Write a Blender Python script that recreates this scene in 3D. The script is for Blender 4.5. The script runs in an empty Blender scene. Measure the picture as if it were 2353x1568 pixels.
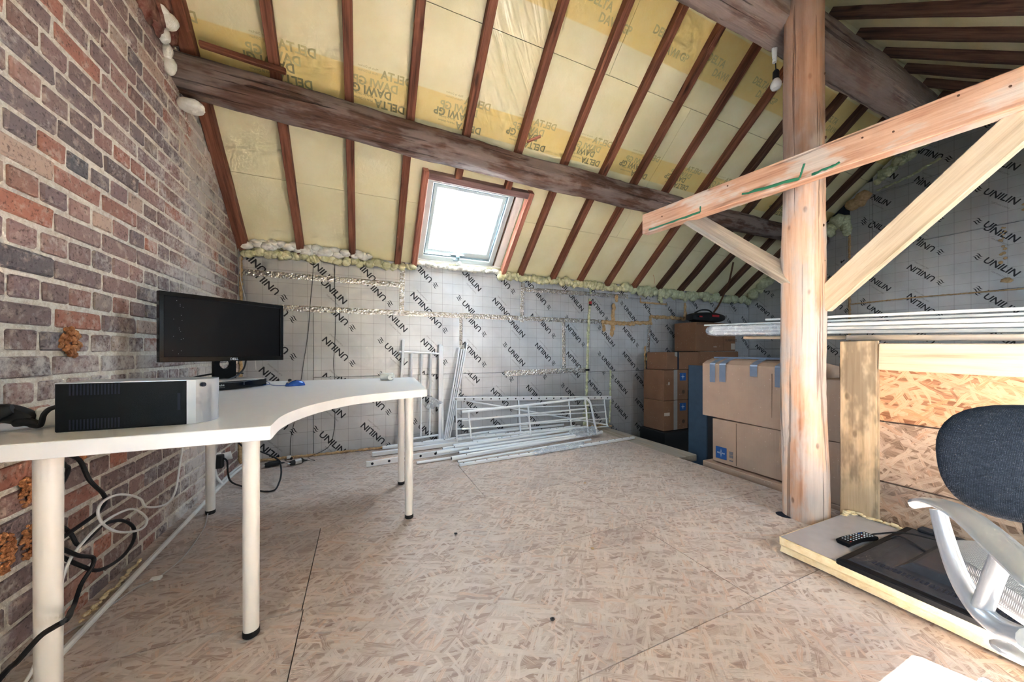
import bpy, bmesh, math, random
from mathutils import Vector as V, Matrix, noise

sc = bpy.context.scene
COL = sc.collection
R = random.Random(11)
PI = math.pi

# ---------------------------------------------------------------- camera, sky, sun, exposure
CAM_H = 0.95
cam = bpy.data.cameras.new('camera')
cam.sensor_width = 36.0
cam.lens = 786.0 / 2353.0 * 36.0
cam.shift_y = 26.0 / 2353.0
cam.clip_start = 0.02
cam_o = bpy.data.objects.new('camera', cam)
cam_o.location = (0, 0, CAM_H)
cam_o.rotation_euler = (PI / 2, 0, math.radians(-23.8))
COL.objects.link(cam_o)
sc.camera = cam_o

world = bpy.data.worlds.new('sky')
sc.world = world
world.use_nodes = True
bg = world.node_tree.nodes['Background']
bg.inputs[0].default_value = (0.72, 0.86, 1.0, 1)
bg.inputs[1].default_value = 22.0

sun = bpy.data.lights.new('sun', 'SUN')
sun.energy = 520.0
sun.angle = math.radians(0.6)
sun.color = (1.0, 0.965, 0.91)
sun_o = bpy.data.objects.new('sun', sun)
sun_o.rotation_euler = V((0.6, -0.85, 1.0)).to_track_quat('Z', 'Y').to_euler()
sun_o.location = (0, -1, 6)
COL.objects.link(sun_o)

vs = sc.view_settings
vs.view_transform = 'Standard'
vs.look = 'None'
vs.exposure = 0.3
vs.gamma = 1.0
vs.use_curve_mapping = False
sc.cycles.max_bounces = 8
sc.cycles.diffuse_bounces = 5
sc.cycles.use_light_tree = False
sc.cycles.caustics_reflective = False
sc.cycles.caustics_refractive = False
sc.cycles.adaptive_threshold = 0.14
sc.cycles.sample_clamp_indirect = 150.0

# ---------------------------------------------------------------- room dimensions (metres)
XL, XR = -0.95, 5.87            # left brick gable, right foil gable
YB, YF = 3.60, -1.60            # far knee wall, wall behind the camera
TANR = 0.863                    # roof pitch
ZE = 1.874                      # roof plane height at the far knee wall
YR = 1.48                       # ridge
ZR = ZE + TANR * (YB - YR)
KS = math.sqrt(1 + TANR * TANR)
CS, SN = 1 / KS, TANR / KS
XE = 2.62                       # edge of the raised floor
ZL = -0.60                      # lower storage floor


def frame(o, x, y):
    x = V(x).normalized(); y = V(y).normalized(); z = x.cross(y)
    m = Matrix.Identity(4)
    for i in range(3):
        m[i][0], m[i][1], m[i][2], m[i][3] = x[i], y[i], z[i], o[i]
    return m


F_ROOF = frame((0, YB, ZE), (1, 0, 0), (0, -CS, SN))       # x, s up the slope, n into the room
F_REAR = frame((0, YR, ZR), (1, 0, 0), (0, -CS, -SN))      # x, t down the slope
F_BACK = frame((0, YB, 0), (1, 0, 0), (0, 0, 1))
F_RIGHT = frame((XR, 0, 0), (0, -1, 0), (0, 0, 1))         # x = -Y
F_LEFT = frame((XL, 0, 0), (0, 1, 0), (0, 0, 1))           # x = Y
ID = Matrix.Identity(4)
T = Matrix.Translation

# ---------------------------------------------------------------- object helpers
WM = {}


def link(name, data, parent=None, M=ID):
    o = bpy.data.objects.new(name, data)
    COL.objects.link(o)
    WM[o.name] = M.copy()
    if parent:
        o.parent = parent
        o.matrix_basis = WM[parent.name].inverted() @ M
    else:
        o.matrix_basis = M.copy()
    return o


def tag(o, label=None, cat=None, group=None, kind=None):
    if label: o['label'] = label
    if cat: o['category'] = cat
    if group: o['group'] = group
    if kind: o['kind'] = kind
    return o


def thing(name, label, cat, loc, group=None, rz=0.0):
    e = link(name, None, None, T(V(loc)) @ Matrix.Rotation(rz, 4, 'Z'))
    e.empty_display_size = 0.05
    return tag(e, label, cat, group)


def struct(name, loc=(0, 0, 0)):
    e = link(name, None, None, T(V(loc)))
    e.empty_display_size = 0.05
    e['kind'] = 'structure'
    return e


def crom(pts, n=6, closed=False):
    pts = [V(p) for p in pts]
    out = []
    N = len(pts)
    for i in range(N - 1):
        p0 = pts[max(i - 1, 0)]; p1 = pts[i]; p2 = pts[i + 1]; p3 = pts[min(i + 2, N - 1)]
        for k in range(n):
            t = k / n
            out.append(0.5 * ((2 * p1) + (p2 - p0) * t + (2 * p0 - 5 * p1 + 4 * p2 - p3) * t * t + (3 * p1 - p0 - 3 * p2 + p3) * t ** 3))
    out.append(pts[-1])
    return out


class B:
    """collects geometry for one mesh object"""

    def __init__(s):
        s.bm = bmesh.new()

    def box(s, lo, hi, M=None, bev=0.0, seg=1):
        lo, hi = V(lo), V(hi)
        r = bmesh.ops.create_cube(s.bm, size=1)
        c = (lo + hi) / 2; d = hi - lo
        m = T(c) @ Matrix.Diagonal((d.x, d.y, d.z, 1))
        if M: m = M @ m
        bmesh.ops.transform(s.bm, matrix=m, verts=r['verts'])
        if bev:
            es = list({e for v in r['verts'] for e in v.link_edges})
            bmesh.ops.bevel(s.bm, geom=es, offset=bev, segments=seg, affect='EDGES', profile=0.5)
        return s

    def ring(s, c, x, y, rx, ry, n, sq=2.0, amp=0.0, seed=0.0, ph=0.0):
        vs_ = []
        for i in range(n):
            a = 2 * PI * (i + 0.5) / n + ph
            ca, sa = math.cos(a), math.sin(a)
            k = (abs(ca) ** sq + abs(sa) ** sq) ** (-1.0 / sq)
            p = x * (ca * rx * k) + y * (sa * ry * k)
            w = c + p
            if amp:
                f = 1 + amp * noise.noise(w * 5 + V((seed, 0, 0))) + amp * 0.5 * noise.noise(w * 16 + V((0, seed, 0)))
                w = c + p * f
            vs_.append(s.bm.verts.new(w))
        return vs_

    def skin(s, rings, cap=True):
        n = len(rings[0])
        for a, b in zip(rings, rings[1:]):
            for i in range(n):
                s.bm.faces.new((a[i], a[(i + 1) % n], b[(i + 1) % n], b[i]))
        if cap:
            s.bm.faces.new(list(reversed(rings[0])))
            s.bm.faces.new(rings[-1])

    def tube(s, pts, r, n=8, cap=True, ry=None, sq=2.0, amp=0.0, ph=0.0, up=(0, 0, 1)):
        pts = [V(p) for p in pts]
        rr = r if isinstance(r, (list, tuple)) else [r] * len(pts)
        rings = []
        x = None
        for i, p in enumerate(pts):
            d = (pts[min(i + 1, len(pts) - 1)] - pts[max(i - 1, 0)])
            if d.length < 1e-9: d = V((0, 0, 1))
            d.normalize()
            if x is None:
                u = V(up)
                if abs(d.dot(u)) > 0.95: u = V((0, 1, 0)) if abs(d.y) < 0.9 else V((1, 0, 0))
                x = d.cross(u).normalized()
            else:
                x = (x - d * x.dot(d)).normalized()
            y = x.cross(d)
            rings.append(s.ring(p, x, y, rr[i], (ry * rr[i] / rr[0] if ry else rr[i]), n, sq, amp, 3.7, ph))
        s.skin(rings, cap)
        return s

    def cyl(s, p0, p1, r0, r1=None, n=16):
        return s.tube([p0, p1], [r0, r0 if r1 is None else r1], n)

    def prism(s, poly, z0, z1, M=None):
        m = M or ID
        a = [s.bm.verts.new(m @ V((p[0], p[1], z0))) for p in poly]
        b = [s.bm.verts.new(m @ V((p[0], p[1], z1))) for p in poly]
        n = len(poly)
        s.bm.faces.new(list(reversed(a))); s.bm.faces.new(b)
        for i in range(n):
            s.bm.faces.new((a[i], a[(i + 1) % n], b[(i + 1) % n], b[i]))
        return s

    def blob(s, c, r, sub=2, amp=0.25, sc_=(1, 1, 1), f=3.0):
        g = bmesh.ops.create_icosphere(s.bm, subdivisions=sub, radius=1.0)
        c = V(c); off = V((R.random() * 50, R.random() * 50, 0))
        for v in g['verts']:
            d = v.co.normalized()
            k = 1 + amp * noise.noise(d * f * 0.6 + off) + amp * 0.6 * noise.noise(d * f * 1.7 + off)
            v.co = c + V((d.x * sc_[0], d.y * sc_[1], d.z * sc_[2])) * r * k
        return s

    def lathe(s, prof, c, n=20, axis=(0, 0, 1)):
        ax = V(axis).normalized()
        u = V((1, 0, 0)) if abs(ax.x) < 0.9 else V((0, 1, 0))
        x = ax.cross(u).normalized(); y = ax.cross(x)
        rings = [s.ring(V(c) + ax * h, x, y, max(r, 1e-4), max(r, 1e-4), n) for r, h in prof]
        s.skin(rings)
        return s

    def obj(s, name, mat, parent=None, M=None, smooth=False, bev=0.0, seg=2, origin=None, label=None, cat=None, group=None, kind=None):
        bm = s.bm
        if bev:
            bmesh.ops.bevel(bm, geom=list(bm.edges), offset=bev, segments=seg, affect='EDGES', profile=0.5, clamp_overlap=True)
        bmesh.ops.recalc_face_normals(bm, faces=bm.faces)
        if M is None:
            xs = [v.co for v in bm.verts]
            lo = V([min(c[i] for c in xs) for i in range(3)]); hi = V([max(c[i] for c in xs) for i in range(3)])
            c = V(origin) if origin else (lo + hi) / 2
            if not origin and not parent: c.z = lo.z
            bmesh.ops.translate(bm, verts=bm.verts, vec=-c)
            M = T(c)
        me = bpy.data.meshes.new(name)
        bm.to_mesh(me); bm.free()
        if smooth:
            me.polygons.foreach_set('use_smooth', [True] * len(me.polygons))
            if smooth != 'all':
                try: me.set_sharp_from_angle(angle=math.radians(40))
                except Exception: pass
        me.materials.append(mat)
        return tag(link(name, me, parent, M), label, cat, group, kind)


def along(p0, p1, up=(0, 0, 1)):
    """matrix with local X from p0 towards p1"""
    p0, p1 = V(p0), V(p1)
    x = (p1 - p0).normalized(); z = V(up)
    y = z.cross(x)
    if y.length < 1e-5: y = V((0, 1, 0))
    y.normalize(); z = x.cross(y)
    m = Matrix.Identity(4)
    for i in range(3):
        m[i][0], m[i][1], m[i][2], m[i][3] = x[i], y[i], z[i], p0[i]
    return m, (p1 - p0).length


def beam(name, p0, p1, w, h, mat, parent=None, up=(0, 0, 1), rough=0.0, bev=0.004, n=1, **k):
    """sawn timber: local X along the length, w across, h along up"""
    M, L = along(p0, p1, up)
    b = B()
    b.box((0, -w / 2, -h / 2), (L, w / 2, h / 2))
    if bev: bmesh.ops.bevel(b.bm, geom=list(b.bm.edges), offset=bev, segments=1, affect='EDGES')
    if rough:
        es = [e for e in b.bm.edges if abs(abs((e.verts[0].co - e.verts[1].co).normalized().x) - 1) < 0.01]
        bmesh.ops.subdivide_edges(b.bm, edges=es, cuts=max(4, int(L / 0.12)), use_grid_fill=True)
        sd = R.random() * 40
        for v in b.bm.verts:
            q = v.co + V((sd, 0, 0))
            v.co += V((0, noise.noise(q * 3) + 0.4 * noise.noise(q * 14), noise.noise(q * 3 + V((9, 9, 9))) + 0.4 * noise.noise(q * 14 + V((5, 0, 0))))) * rough
    return b.obj(name, mat, parent, M, **k)


def log(name, p0, p1, ry, rz, mat, parent=None, up=(0, 0, 1), sq=3.0, amp=0.12, n=20, seg=0.05, bow=0.0, bowz=0.0, taper=1.0, **k):
    M, L = along(p0, p1, up)
    b = B()
    N = max(8, int(L / seg)); rings = []
    sd = R.random() * 60
    for i in range(N + 1):
        x = L * i / N
        c = V((x, bow * math.sin(PI * i / N) + 0.012 * noise.noise(V((x * 1.3, sd, 0))), bowz * math.sin(PI * i / N) + 0.012 * noise.noise(V((x * 1.3, sd, 7)))))
        tp = 1 + (taper - 1) * i / N
        vs_ = []
        for j in range(n):
            a = 2 * PI * (j + 0.5) / n
            ca, sa = math.cos(a), math.sin(a)
            kk = (abs(ca) ** sq + abs(sa) ** sq) ** (-1 / sq)
            q = V((x * 1.2, ca * 1.1, sa * 1.1)) + V((sd, 0, 0))
            f = 1 + amp * noise.noise(q) + amp * 0.35 * noise.noise(V((x * 2.2 + sd, ca * 6, sa * 6))) + amp * 0.2 * noise.noise(V((x * 14 + sd, ca * 9, sa * 9)))
            vs_.append(b.bm.verts.new(c + V((0, ca * ry * kk * f * tp, sa * rz * kk * f * tp))))
        rings.append(vs_)
    b.skin(rings)
    return b.obj(name, mat, parent, M, smooth=True, **k)


# ---------------------------------------------------------------- materials
def lin(r, g, b):
    return tuple(((c / 255.0) / 12.92 if c / 255.0 <= 0.04045 else ((c / 255.0 + 0.055) / 1.055) ** 2.4) for c in (r, g, b)) + (1,)


class G:
    """terse node-graph builder"""

    def __init__(s, name, rough=0.6, metal=0.0, spec=0.5):
        s.m = bpy.data.materials.new(name)
        s.m.use_nodes = True
        s.t = s.m.node_tree
        s.b = s.t.nodes['Principled BSDF']
        s.b.inputs['Roughness'].default_value = rough
        s.b.inputs['Metallic'].default_value = metal
        s.b.inputs['Specular IOR Level'].default_value = spec

    def put(s, sock, v):
        if isinstance(v, bpy.types.NodeSocket): s.t.links.new(v, sock)
        else: sock.default_value = v

    def n(s, typ, ins=None, out=0, **at):
        nd = s.t.nodes.new('ShaderNode' + typ)
        for k, v in at.items(): setattr(nd, k, v)
        for k, v in (ins or {}).items(): s.put(nd.inputs[k], v)
        return nd.outputs[out]

    def math(s, op, a, b=0.0, c=0.0, clamp=False):
        return s.n('Math', {0: a, 1: b, 2: c}, operation=op, use_clamp=clamp)

    def coord(s, which='Object'):
        return s.n('TexCoord', out={'Generated': 0, 'Object': 3}[which])

    def pos(s):
        return s.n('NewGeometry', out=0)

    def rnd(s):
        return s.n('ObjectInfo', out=5)

    def map(s, v, scale=(1, 1, 1), rot=(0, 0, 0), loc=(0, 0, 0)):
        return s.n('Mapping', {'Vector': v, 'Scale': scale, 'Rotation': rot, 'Location': loc})

    def noise(s, v, scale=5, detail=4, rough=0.55, dist=0.0):
        return s.n('TexNoise', {'Vector': v, 'Scale': scale, 'Detail': detail, 'Roughness': rough, 'Distortion': dist})

    def ramp(s, f, stops, interp='LINEAR'):
        nd = s.t.nodes.new('ShaderNodeValToRGB')
        s.put(nd.inputs[0], f)
        cr = nd.color_ramp; cr.interpolation = interp
        while len(cr.elements) < len(stops): cr.elements.new(0.5)
        for e, (p, c) in zip(cr.elements, stops):
            e.position = p; e.color = c if len(c) == 4 else tuple(c) + (1,)
        return nd.outputs[0]

    def step(s, f, a, b):
        return s.n('MapRange', {'Value': f, 'From Min': a, 'From Max': b, 'To Min': 0.0, 'To Max': 1.0}, interpolation_type='SMOOTHSTEP')

    def mix(s, f, a, b, mode='MIX'):
        nd = s.t.nodes.new('ShaderNodeMix')
        nd.data_type = 'RGBA'; nd.blend_type = mode
        s.put(nd.inputs[0], f); s.put(nd.inputs[6], a); s.put(nd.inputs[7], b)
        return nd.outputs[2]

    def xyz(s, v):
        nd = s.t.nodes.new('ShaderNodeSeparateXYZ'); s.put(nd.inputs[0], v)
        return nd.outputs

    def comb(s, x, y, z=0.0):
        return s.n('CombineXYZ', {0: x, 1: y, 2: z})

    def bump(s, h, strength=0.3, dist=0.01):
        s.put(s.b.inputs['Normal'], s.n('Bump', {'Height': h, 'Strength': strength, 'Distance': dist}))

    def col(s, c):
        s.put(s.b.inputs['Base Color'], c)
        return s


def plain(name, rgb, rough=0.5, metal=0.0, spec=0.5, var=0.0, bump=0.0, bs=200):
    g = G(name, rough, metal, spec)
    if var:
        nz = g.noise(g.coord(), 18, 3)
        c = lin(*rgb); d = tuple(x * (1 - var) for x in c[:3]) + (1,)
        g.col(g.ramp(nz, [(0.3, d), (0.7, c)]))
    else:
        g.col(lin(*rgb))
    if bump: g.bump(g.noise(g.coord(), bs, 2), bump, 0.002)
    return g.m


def wood(name, dark, mid, light, scale=1.0, rough=0.75, knots=True, grey=None, greyamt=0.0, bump=0.35, crack=0.30, aged_shaded=None):
    g = G(name, rough, 0, 0.3)
    v = g.n('VectorMath', {0: g.coord(), 1: g.comb(g.math('MULTIPLY', g.rnd(), 17.0), g.math('MULTIPLY', g.rnd(), 5.0))}, operation='ADD')
    a = g.noise(g.map(v, (1.2 * scale, 16 * scale, 16 * scale)), 1.6, 5, 0.6, 0.6)
    f = g.noise(g.map(v, (3 * scale, 130 * scale, 130 * scale)), 1.0, 3, 0.6)
    h = g.math('ADD', g.math('MULTIPLY', a, 0.75), g.math('MULTIPLY', f, 0.35))
    c = g.ramp(h, [(0.34, lin(*dark)), (0.52, lin(*mid)), (0.72, lin(*light))])
    if knots:
        ks = 1.0 if knots is True else knots
        d = g.n('TexVoronoi', {'Vector': g.map(v, (2.2 * ks, 9 * ks ** 0.3, 9 * ks ** 0.3)), 'Scale': 1.0}, out=0)
        k = g.step(d, 0.16, 0.05)
        c = g.mix(g.math('MULTIPLY', k, 0.8), c, tuple(x * 0.45 for x in lin(*dark)[:3]) + (1,))
    if grey:
        m = g.step(g.noise(g.map(v, (1.4, 4, 4)), 2.2, 4, 0.6), 0.5 - greyamt * 0.25, 0.62 - greyamt * 0.1)
        c = g.mix(g.math('MULTIPLY', m, 0.85), c, g.mix(f, tuple(x * 0.6 for x in lin(*grey)[:3]) + (1,), lin(*grey)))
    if aged_shaded:   # browner, unpeeled upper length of a log, with some shade painted in
        lx = g.xyz(g.coord())[0]
        am = g.step(g.math('ADD', lx, g.math('MULTIPLY', g.math('SUBTRACT', g.noise(g.map(v, (2, 6, 6)), 1.5, 4), 0.5), 1.6)), aged_shaded[0], aged_shaded[1])
        c = g.mix(g.math('MULTIPLY', am, 0.75), c, g.mix(a, tuple(x * 0.55 for x in lin(*aged_shaded[2:])[:3]) + (1,), tuple(min(1, x * 1.35) for x in lin(*aged_shaded[2:])[:3]) + (1,)))
    crack = g.step(g.noise(g.map(v, (0.7, 30, 30)), 1.0, 3, 0.5, 0.3), crack, crack - 0.05)
    c = g.mix(g.math('MULTIPLY', crack, 0.55), c, tuple(x * 0.25 for x in lin(*dark)[:3]) + (1,))
    g.col(c)
    g.bump(g.math('SUBTRACT', h, g.math('MULTIPLY', crack, 0.8)), bump, 0.006)
    return g.m


def osb(name, pale, mid, dark, base=1.0, grime=0.35):
    """oriented strand board: overlapping stretched flakes, laid in local XY"""
    g = G(name, 0.5, 0, 0.35)
    v = g.n('VectorMath', {0: g.coord(), 1: g.comb(g.math('MULTIPLY', g.rnd(), 31.0), g.math('MULTIPLY', g.rnd(), 13.0))}, operation='ADD')
    w = g.n('VectorMath', {0: v, 1: g.n('VectorMath', {0: g.n('TexNoise', {'Vector': v, 'Scale': 9.0, 'Detail': 2.0}, out=1), 'Scale': 0.03}, operation='SCALE')}, operation='ADD')
    stops = [(0.20, lin(*dark)), (0.30, lin(*mid)), (0.48, lin(*pale)), (0.70, tuple(min(1, x * 1.10) for x in lin(*pale)[:3]) + (1,)), (0.84, tuple(x * y for x, y in zip(lin(*mid)[:3], (1.12, 0.98, 0.88))) + (1,))]
    c = None; hh = None
    for i, (ang, sx, sy) in enumerate([(0.15, 16, 110), (1.2, 14, 95), (-0.6, 13, 80), (2.2, 11, 75), (0.5, 9, 60)]):
        u = g.map(w, (1, 1, 1), (0, 0, ang), (i * 0.33, i * 0.77, 0))
        nd = g.t.nodes.new('ShaderNodeTexVoronoi'); nd.voronoi_dimensions = '2D'; nd.distance = 'CHEBYCHEV'
        nd.inputs['Scale'].default_value = 1.0
        g.put(nd.inputs['Vector'], g.map(u, (sx * base, sy * base, 1)))
        rgb = g.t.nodes.new('ShaderNodeSeparateColor'); g.put(rgb.inputs[0], nd.outputs[1])
        fib = g.n('TexNoise', {'Vector': g.map(u, (18, 420, 1)), 'Scale': 1.0, 'Detail': 1.0}, noise_dimensions='2D')
        tone = g.math('ADD', g.math('MULTIPLY', rgb.outputs[1], 0.62), g.math('MULTIPLY', fib, 0.45))
        cc = g.ramp(tone, [(0.2, lin(*dark)), (0.55, lin(*mid)), (0.8, lin(*pale))] if i == 0 else stops)
        if c is None:
            c = cc; hh = rgb.outputs[1]
        else:
            mk = g.math('MULTIPLY', g.math('GREATER_THAN', rgb.outputs[0], 0.50 + 0.04 * i), g.step(nd.outputs[0], 0.46, 0.38))
            c = g.mix(g.math('MULTIPLY', mk, 0.85), c, cc)
            hh = g.math('MAXIMUM', hh, g.math('MULTIPLY', mk, rgb.outputs[1]))
    fine = g.noise(g.map(g.map(w, (1, 1, 1), (0, 0, 0.3)), (45, 240, 1)), 1, 3)
    c = g.mix(g.math('MULTIPLY', g.step(fine, 0.40, 0.28), 0.45), c, lin(*dark))
    gr = g.noise(v, 1.7, 5, 0.6)
    c = g.mix(g.math('MULTIPLY', g.step(gr, 0.5, 0.75), grime), c, lin(150, 140, 138))
    g.col(c)
    g.bump(fine, 0.2, 0.002)
    return g.m


def m_brick():
    g = G('brick', 0.85, 0, 0.25)
    r = g.n('Math', {0: g.math('ADD', g.rnd(), g.n('Attribute', attribute_name='rnd', out=2))}, operation='FRACT')
    c = g.ramp(r, [(0.0, lin(128, 112, 111)), (0.16, lin(152, 128, 123)), (0.30, lin(186, 124, 102)), (0.36, lin(150, 124, 118)),
                   (0.52, lin(132, 121, 123)), (0.62, lin(172, 138, 129)), (0.72, lin(140, 119, 121)), (0.82, lin(204, 176, 158)), (0.92, lin(108, 106, 110)), (1.0, lin(164, 126, 112))])
    p = g.pos()
    n1 = g.noise(p, 26, 5, 0.65)
    n2 = g.noise(p, 90, 3, 0.6)
    c = g.mix(g.step(n1, 0.5, 0.68), c, g.mix(0.6, c, lin(206, 184, 168)))
    c = g.mix(g.step(n2, 0.46, 0.3), c, g.mix(0.6, c, lin(52, 42, 42)))
    c = g.mix(whitewash(g, p), c, lin(222, 214, 208))
    g.col(c)
    g.bump(g.math('ADD', n1, n2), 0.5, 0.004)
    return g.m


def whitewash(g, p):
    """old lime wash: a column near the far end of the wall and splashes low down"""
    x, y, z = g.xyz(p)
    n = g.noise(p, 7, 5, 0.65)
    n3 = g.noise(p, 45, 4, 0.7)
    d = g.math('ABSOLUTE', g.math('SUBTRACT', y, 2.85))
    a = g.math('MAXIMUM', g.math('SUBTRACT', 0.76, g.math('MULTIPLY', d, 0.7)), 0.26)
    low = g.math('MULTIPLY', g.step(z, 0.9, 0.15), g.step(y, 1.75, 1.45))
    mid = g.math('MULTIPLY', g.step(g.math('ABSOLUTE', g.math('SUBTRACT', z, 0.87)), 0.42, 0.02), 0.52)
    a = g.math('MAXIMUM', a, g.math('MAXIMUM', g.math('MULTIPLY', low, 0.5), mid))
    t = g.math('ADD', g.math('ADD', a, g.math('MULTIPLY', g.math('SUBTRACT', n, 0.5), 1.3)), g.math('MULTIPLY', g.math('SUBTRACT', n3, 0.5), 0.9))
    return g.math('MULTIPLY', g.step(t, 0.33, 0.75), 0.8)


def m_mortar():
    g = G('lime_mortar', 0.95, 0, 0.2)
    p = g.pos()
    n = g.noise(p, 60, 5, 0.7)
    g.col(g.ramp(n, [(0.3, lin(204, 190, 174)), (0.6, lin(240, 234, 224))]))
    g.bump(g.noise(p, 110, 4, 0.7), 0.9, 0.006)
    return g.m


def m_foil():
    g = G('printed_foil', 0.36, 0.55, 0.5)
    v = g.coord()
    x, y, z = g.xyz(v)
    P_ = 0.112

    def line(c, w):
        f = g.math('FRACT', g.math('DIVIDE', g.math('ADD', c, 20 * P_), P_))
        return g.math('LESS_THAN', g.math('MINIMUM', f, g.math('SUBTRACT', 1.0, f)), w)
    ln = g.math('MAXIMUM', line(x, 0.009), line(y, 0.009))
    n = g.noise(v, 3.0, 4, 0.55)
    c = g.ramp(n, [(0.3, lin(188, 189, 192)), (0.7, lin(210, 211, 214))])
    dust = g.step(g.noise(v, 75, 2), 0.70, 0.76)
    c = g.mix(g.math('MULTIPLY', dust, 0.45), c, lin(240, 240, 238))
    c = g.mix(g.math('MULTIPLY', ln, 0.62), c, lin(60, 58, 66))
    g.col(c)
    g.put(g.b.inputs['Roughness'], g.n('MapRange', {'Value': g.noise(v, 11, 3), 'To Min': 0.3, 'To Max': 0.52}))
    g.bump(g.noise(v, 9, 4, 0.6), 0.12, 0.01)
    return g.m


def m_tape():
    g = G('foil_tape', 0.22, 0.85, 0.5)
    v = g.coord()
    n = g.n('TexVoronoi', {'Vector': g.map(v, (1, 1, 1)), 'Scale': 60.0}, out=0)
    n2 = g.noise(v, 24, 5, 0.7)
    g.col(g.ramp(n2, [(0.3, lin(168, 164, 160)), (0.7, lin(226, 224, 222))]))
    g.bump(g.math('ADD', n, n2), 0.7, 0.006)
    return g.m


def m_membrane():
    g = G('roof_membrane', 0.42, 0, 0.5)
    v = g.coord()
    x, y, z = g.xyz(v)
    n = g.noise(v, 3.2, 5, 0.6)
    c = g.ramp(n, [(0.3, lin(236, 227, 182)), (0.7, lin(246, 239, 204))])

    def band(a, b):
        w = g.math('ADD', y, g.math('MULTIPLY', g.math('SUBTRACT', g.noise(v, 1.5, 2), 0.5), 0.03))
        return g.math('MULTIPLY', g.step(w, a, a + 0.012), g.step(w, b, b - 0.012))
    bd = g.math('MAXIMUM', band(1.265, 1.482), band(2.105, 2.43))
    st = g.noise(g.map(v, (4, 4, 1)), 2.5, 5, 0.65)
    c = g.mix(g.math('MULTIPLY', bd, g.math('ADD', 0.45, g.math('MULTIPLY', st, 0.5))), c, lin(236, 208, 118))
    stain = g.step(g.noise(v, 26, 4, 0.7), 0.66, 0.78)
    c = g.mix(g.math('MULTIPLY', stain, 0.35), c, lin(206, 170, 96))
    g.col(c)
    # loose shiny film between the rafters around x = 0.9 .. 1.3
    film = g.math('MULTIPLY', g.step(g.math('ABSOLUTE', g.math('SUBTRACT', x, 0.98)), 0.34, 0.14), g.step(y, 1.25, 1.5))
    cr = g.noise(g.map(g.map(v, (1, 1, 1), (0, 0, 0.9)), (1.2, 7.0, 1)), 2.0, 2, 0.5, 0.5)
    fine = g.noise(v, 30, 3, 0.6, 0.4)
    h = g.math('ADD', g.math('MULTIPLY', fine, 0.10), g.math('MULTIPLY', g.math('MULTIPLY', film, cr), 1.6))
    g.put(g.b.inputs['Roughness'], g.math('SUBTRACT', 0.48, g.math('MULTIPLY', film, 0.26)))
    g.bump(h, 0.55, 0.03)
    return g.m


def m_foam(name, a, b, rough=0.75):
    g = G(name, rough, 0, 0.35)
    p = g.pos()
    n = g.noise(p, 30, 4, 0.6)
    g.col(g.ramp(n, [(0.3, lin(*a)), (0.7, lin(*b))]))
    g.put(g.b.inputs['Subsurface Weight'], 0.0)
    g.bump(g.noise(p, 120, 4, 0.7), 0.5, 0.006)
    return g.m


def m_card(name, rgb):
    g = G(name, 0.75, 0, 0.25)
    v = g.coord()
    x, y, z = g.xyz(v)
    flute = g.n('TexWave', {'Vector': v, 'Scale': 45.0, 'Distortion': 0.4}, bands_direction='Y')
    n = g.noise(v, 6, 4, 0.6)
    c = lin(*rgb)
    cc = g.ramp(n, [(0.25, tuple(q * 0.82 for q in c[:3]) + (1,)), (0.75, c)])
    cc = g.mix(g.math('MULTIPLY', flute, 0.06), cc, lin(90, 62, 44))
    dust = g.step(g.noise(v, 60, 2, 0.5), 0.69, 0.74)
    cc = g.mix(g.math('MULTIPLY', dust, 0.55), cc, lin(232, 214, 200))
    g.col(cc)
    g.bump(g.math('ADD', g.math('MULTIPLY', flute, 0.25), n), 0.15, 0.004)
    return g.m


def m_fabric(name, rgb, scale=420, rough=0.85):
    g = G(name, rough, 0, 0.3)
    v = g.coord()
    w1 = g.n('TexWave', {'Vector': v, 'Scale': scale / 6.28, 'Distortion': 0.6}, bands_direction='X')
    w2 = g.n('TexWave', {'Vector': v, 'Scale': scale / 6.28, 'Distortion': 0.6}, bands_direction='Y')
    h = g.math('MULTIPLY', w1, w2)
    c = lin(*rgb)
    g.col(g.ramp(h, [(0.0, tuple(q * 0.45 for q in c[:3]) + (1,)), (0.7, c)]))
    g.bump(h, 0.6, 0.002)
    return g.m


def m_film(name, tint=(235, 240, 248), amt=0.35):
    """thin clear plastic: mostly see-through with a glossy skin"""
    g = G(name, 0.12, 0, 0.6)
    g.col(lin(*tint))
    n = g.noise(g.pos(), 40, 4, 0.6, 1.0)
    g.bump(n, 0.9, 0.01)
    tr = g.t.nodes.new('ShaderNodeBsdfTransparent')
    mx = g.t.nodes.new('ShaderNodeMixShader')
    g.put(mx.inputs[0], g.math('ADD', amt, g.math('MULTIPLY', g.step(n, 0.5, 0.75), 0.45), clamp=True))
    g.t.links.new(tr.outputs[0], mx.inputs[1]); g.t.links.new(g.b.outputs[0], mx.inputs[2])
    g.t.links.new(mx.outputs[0], g.t.nodes['Material Output'].inputs[0])
    return g.m


def m_glass():
    g = G('window_glass', 0.02, 0, 0.5)
    g.col((0.9, 0.95, 1, 1))
    tr = g.t.nodes.new('ShaderNodeBsdfTransparent')
    tr.inputs[0].default_value = (0.95, 0.97, 0.98, 1)
    gl = g.t.nodes.new('ShaderNodeBsdfGlossy'); gl.inputs['Roughness'].default_value = 0.02
    mx = g.t.nodes.new('ShaderNodeMixShader'); mx.inputs[0].default_value = 0.05
    g.t.links.new(tr.outputs[0], mx.inputs[1]); g.t.links.new(gl.outputs[0], mx.inputs[2])
    g.t.links.new(mx.outputs[0], g.t.nodes['Material Output'].inputs[0])
    return g.m


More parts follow.
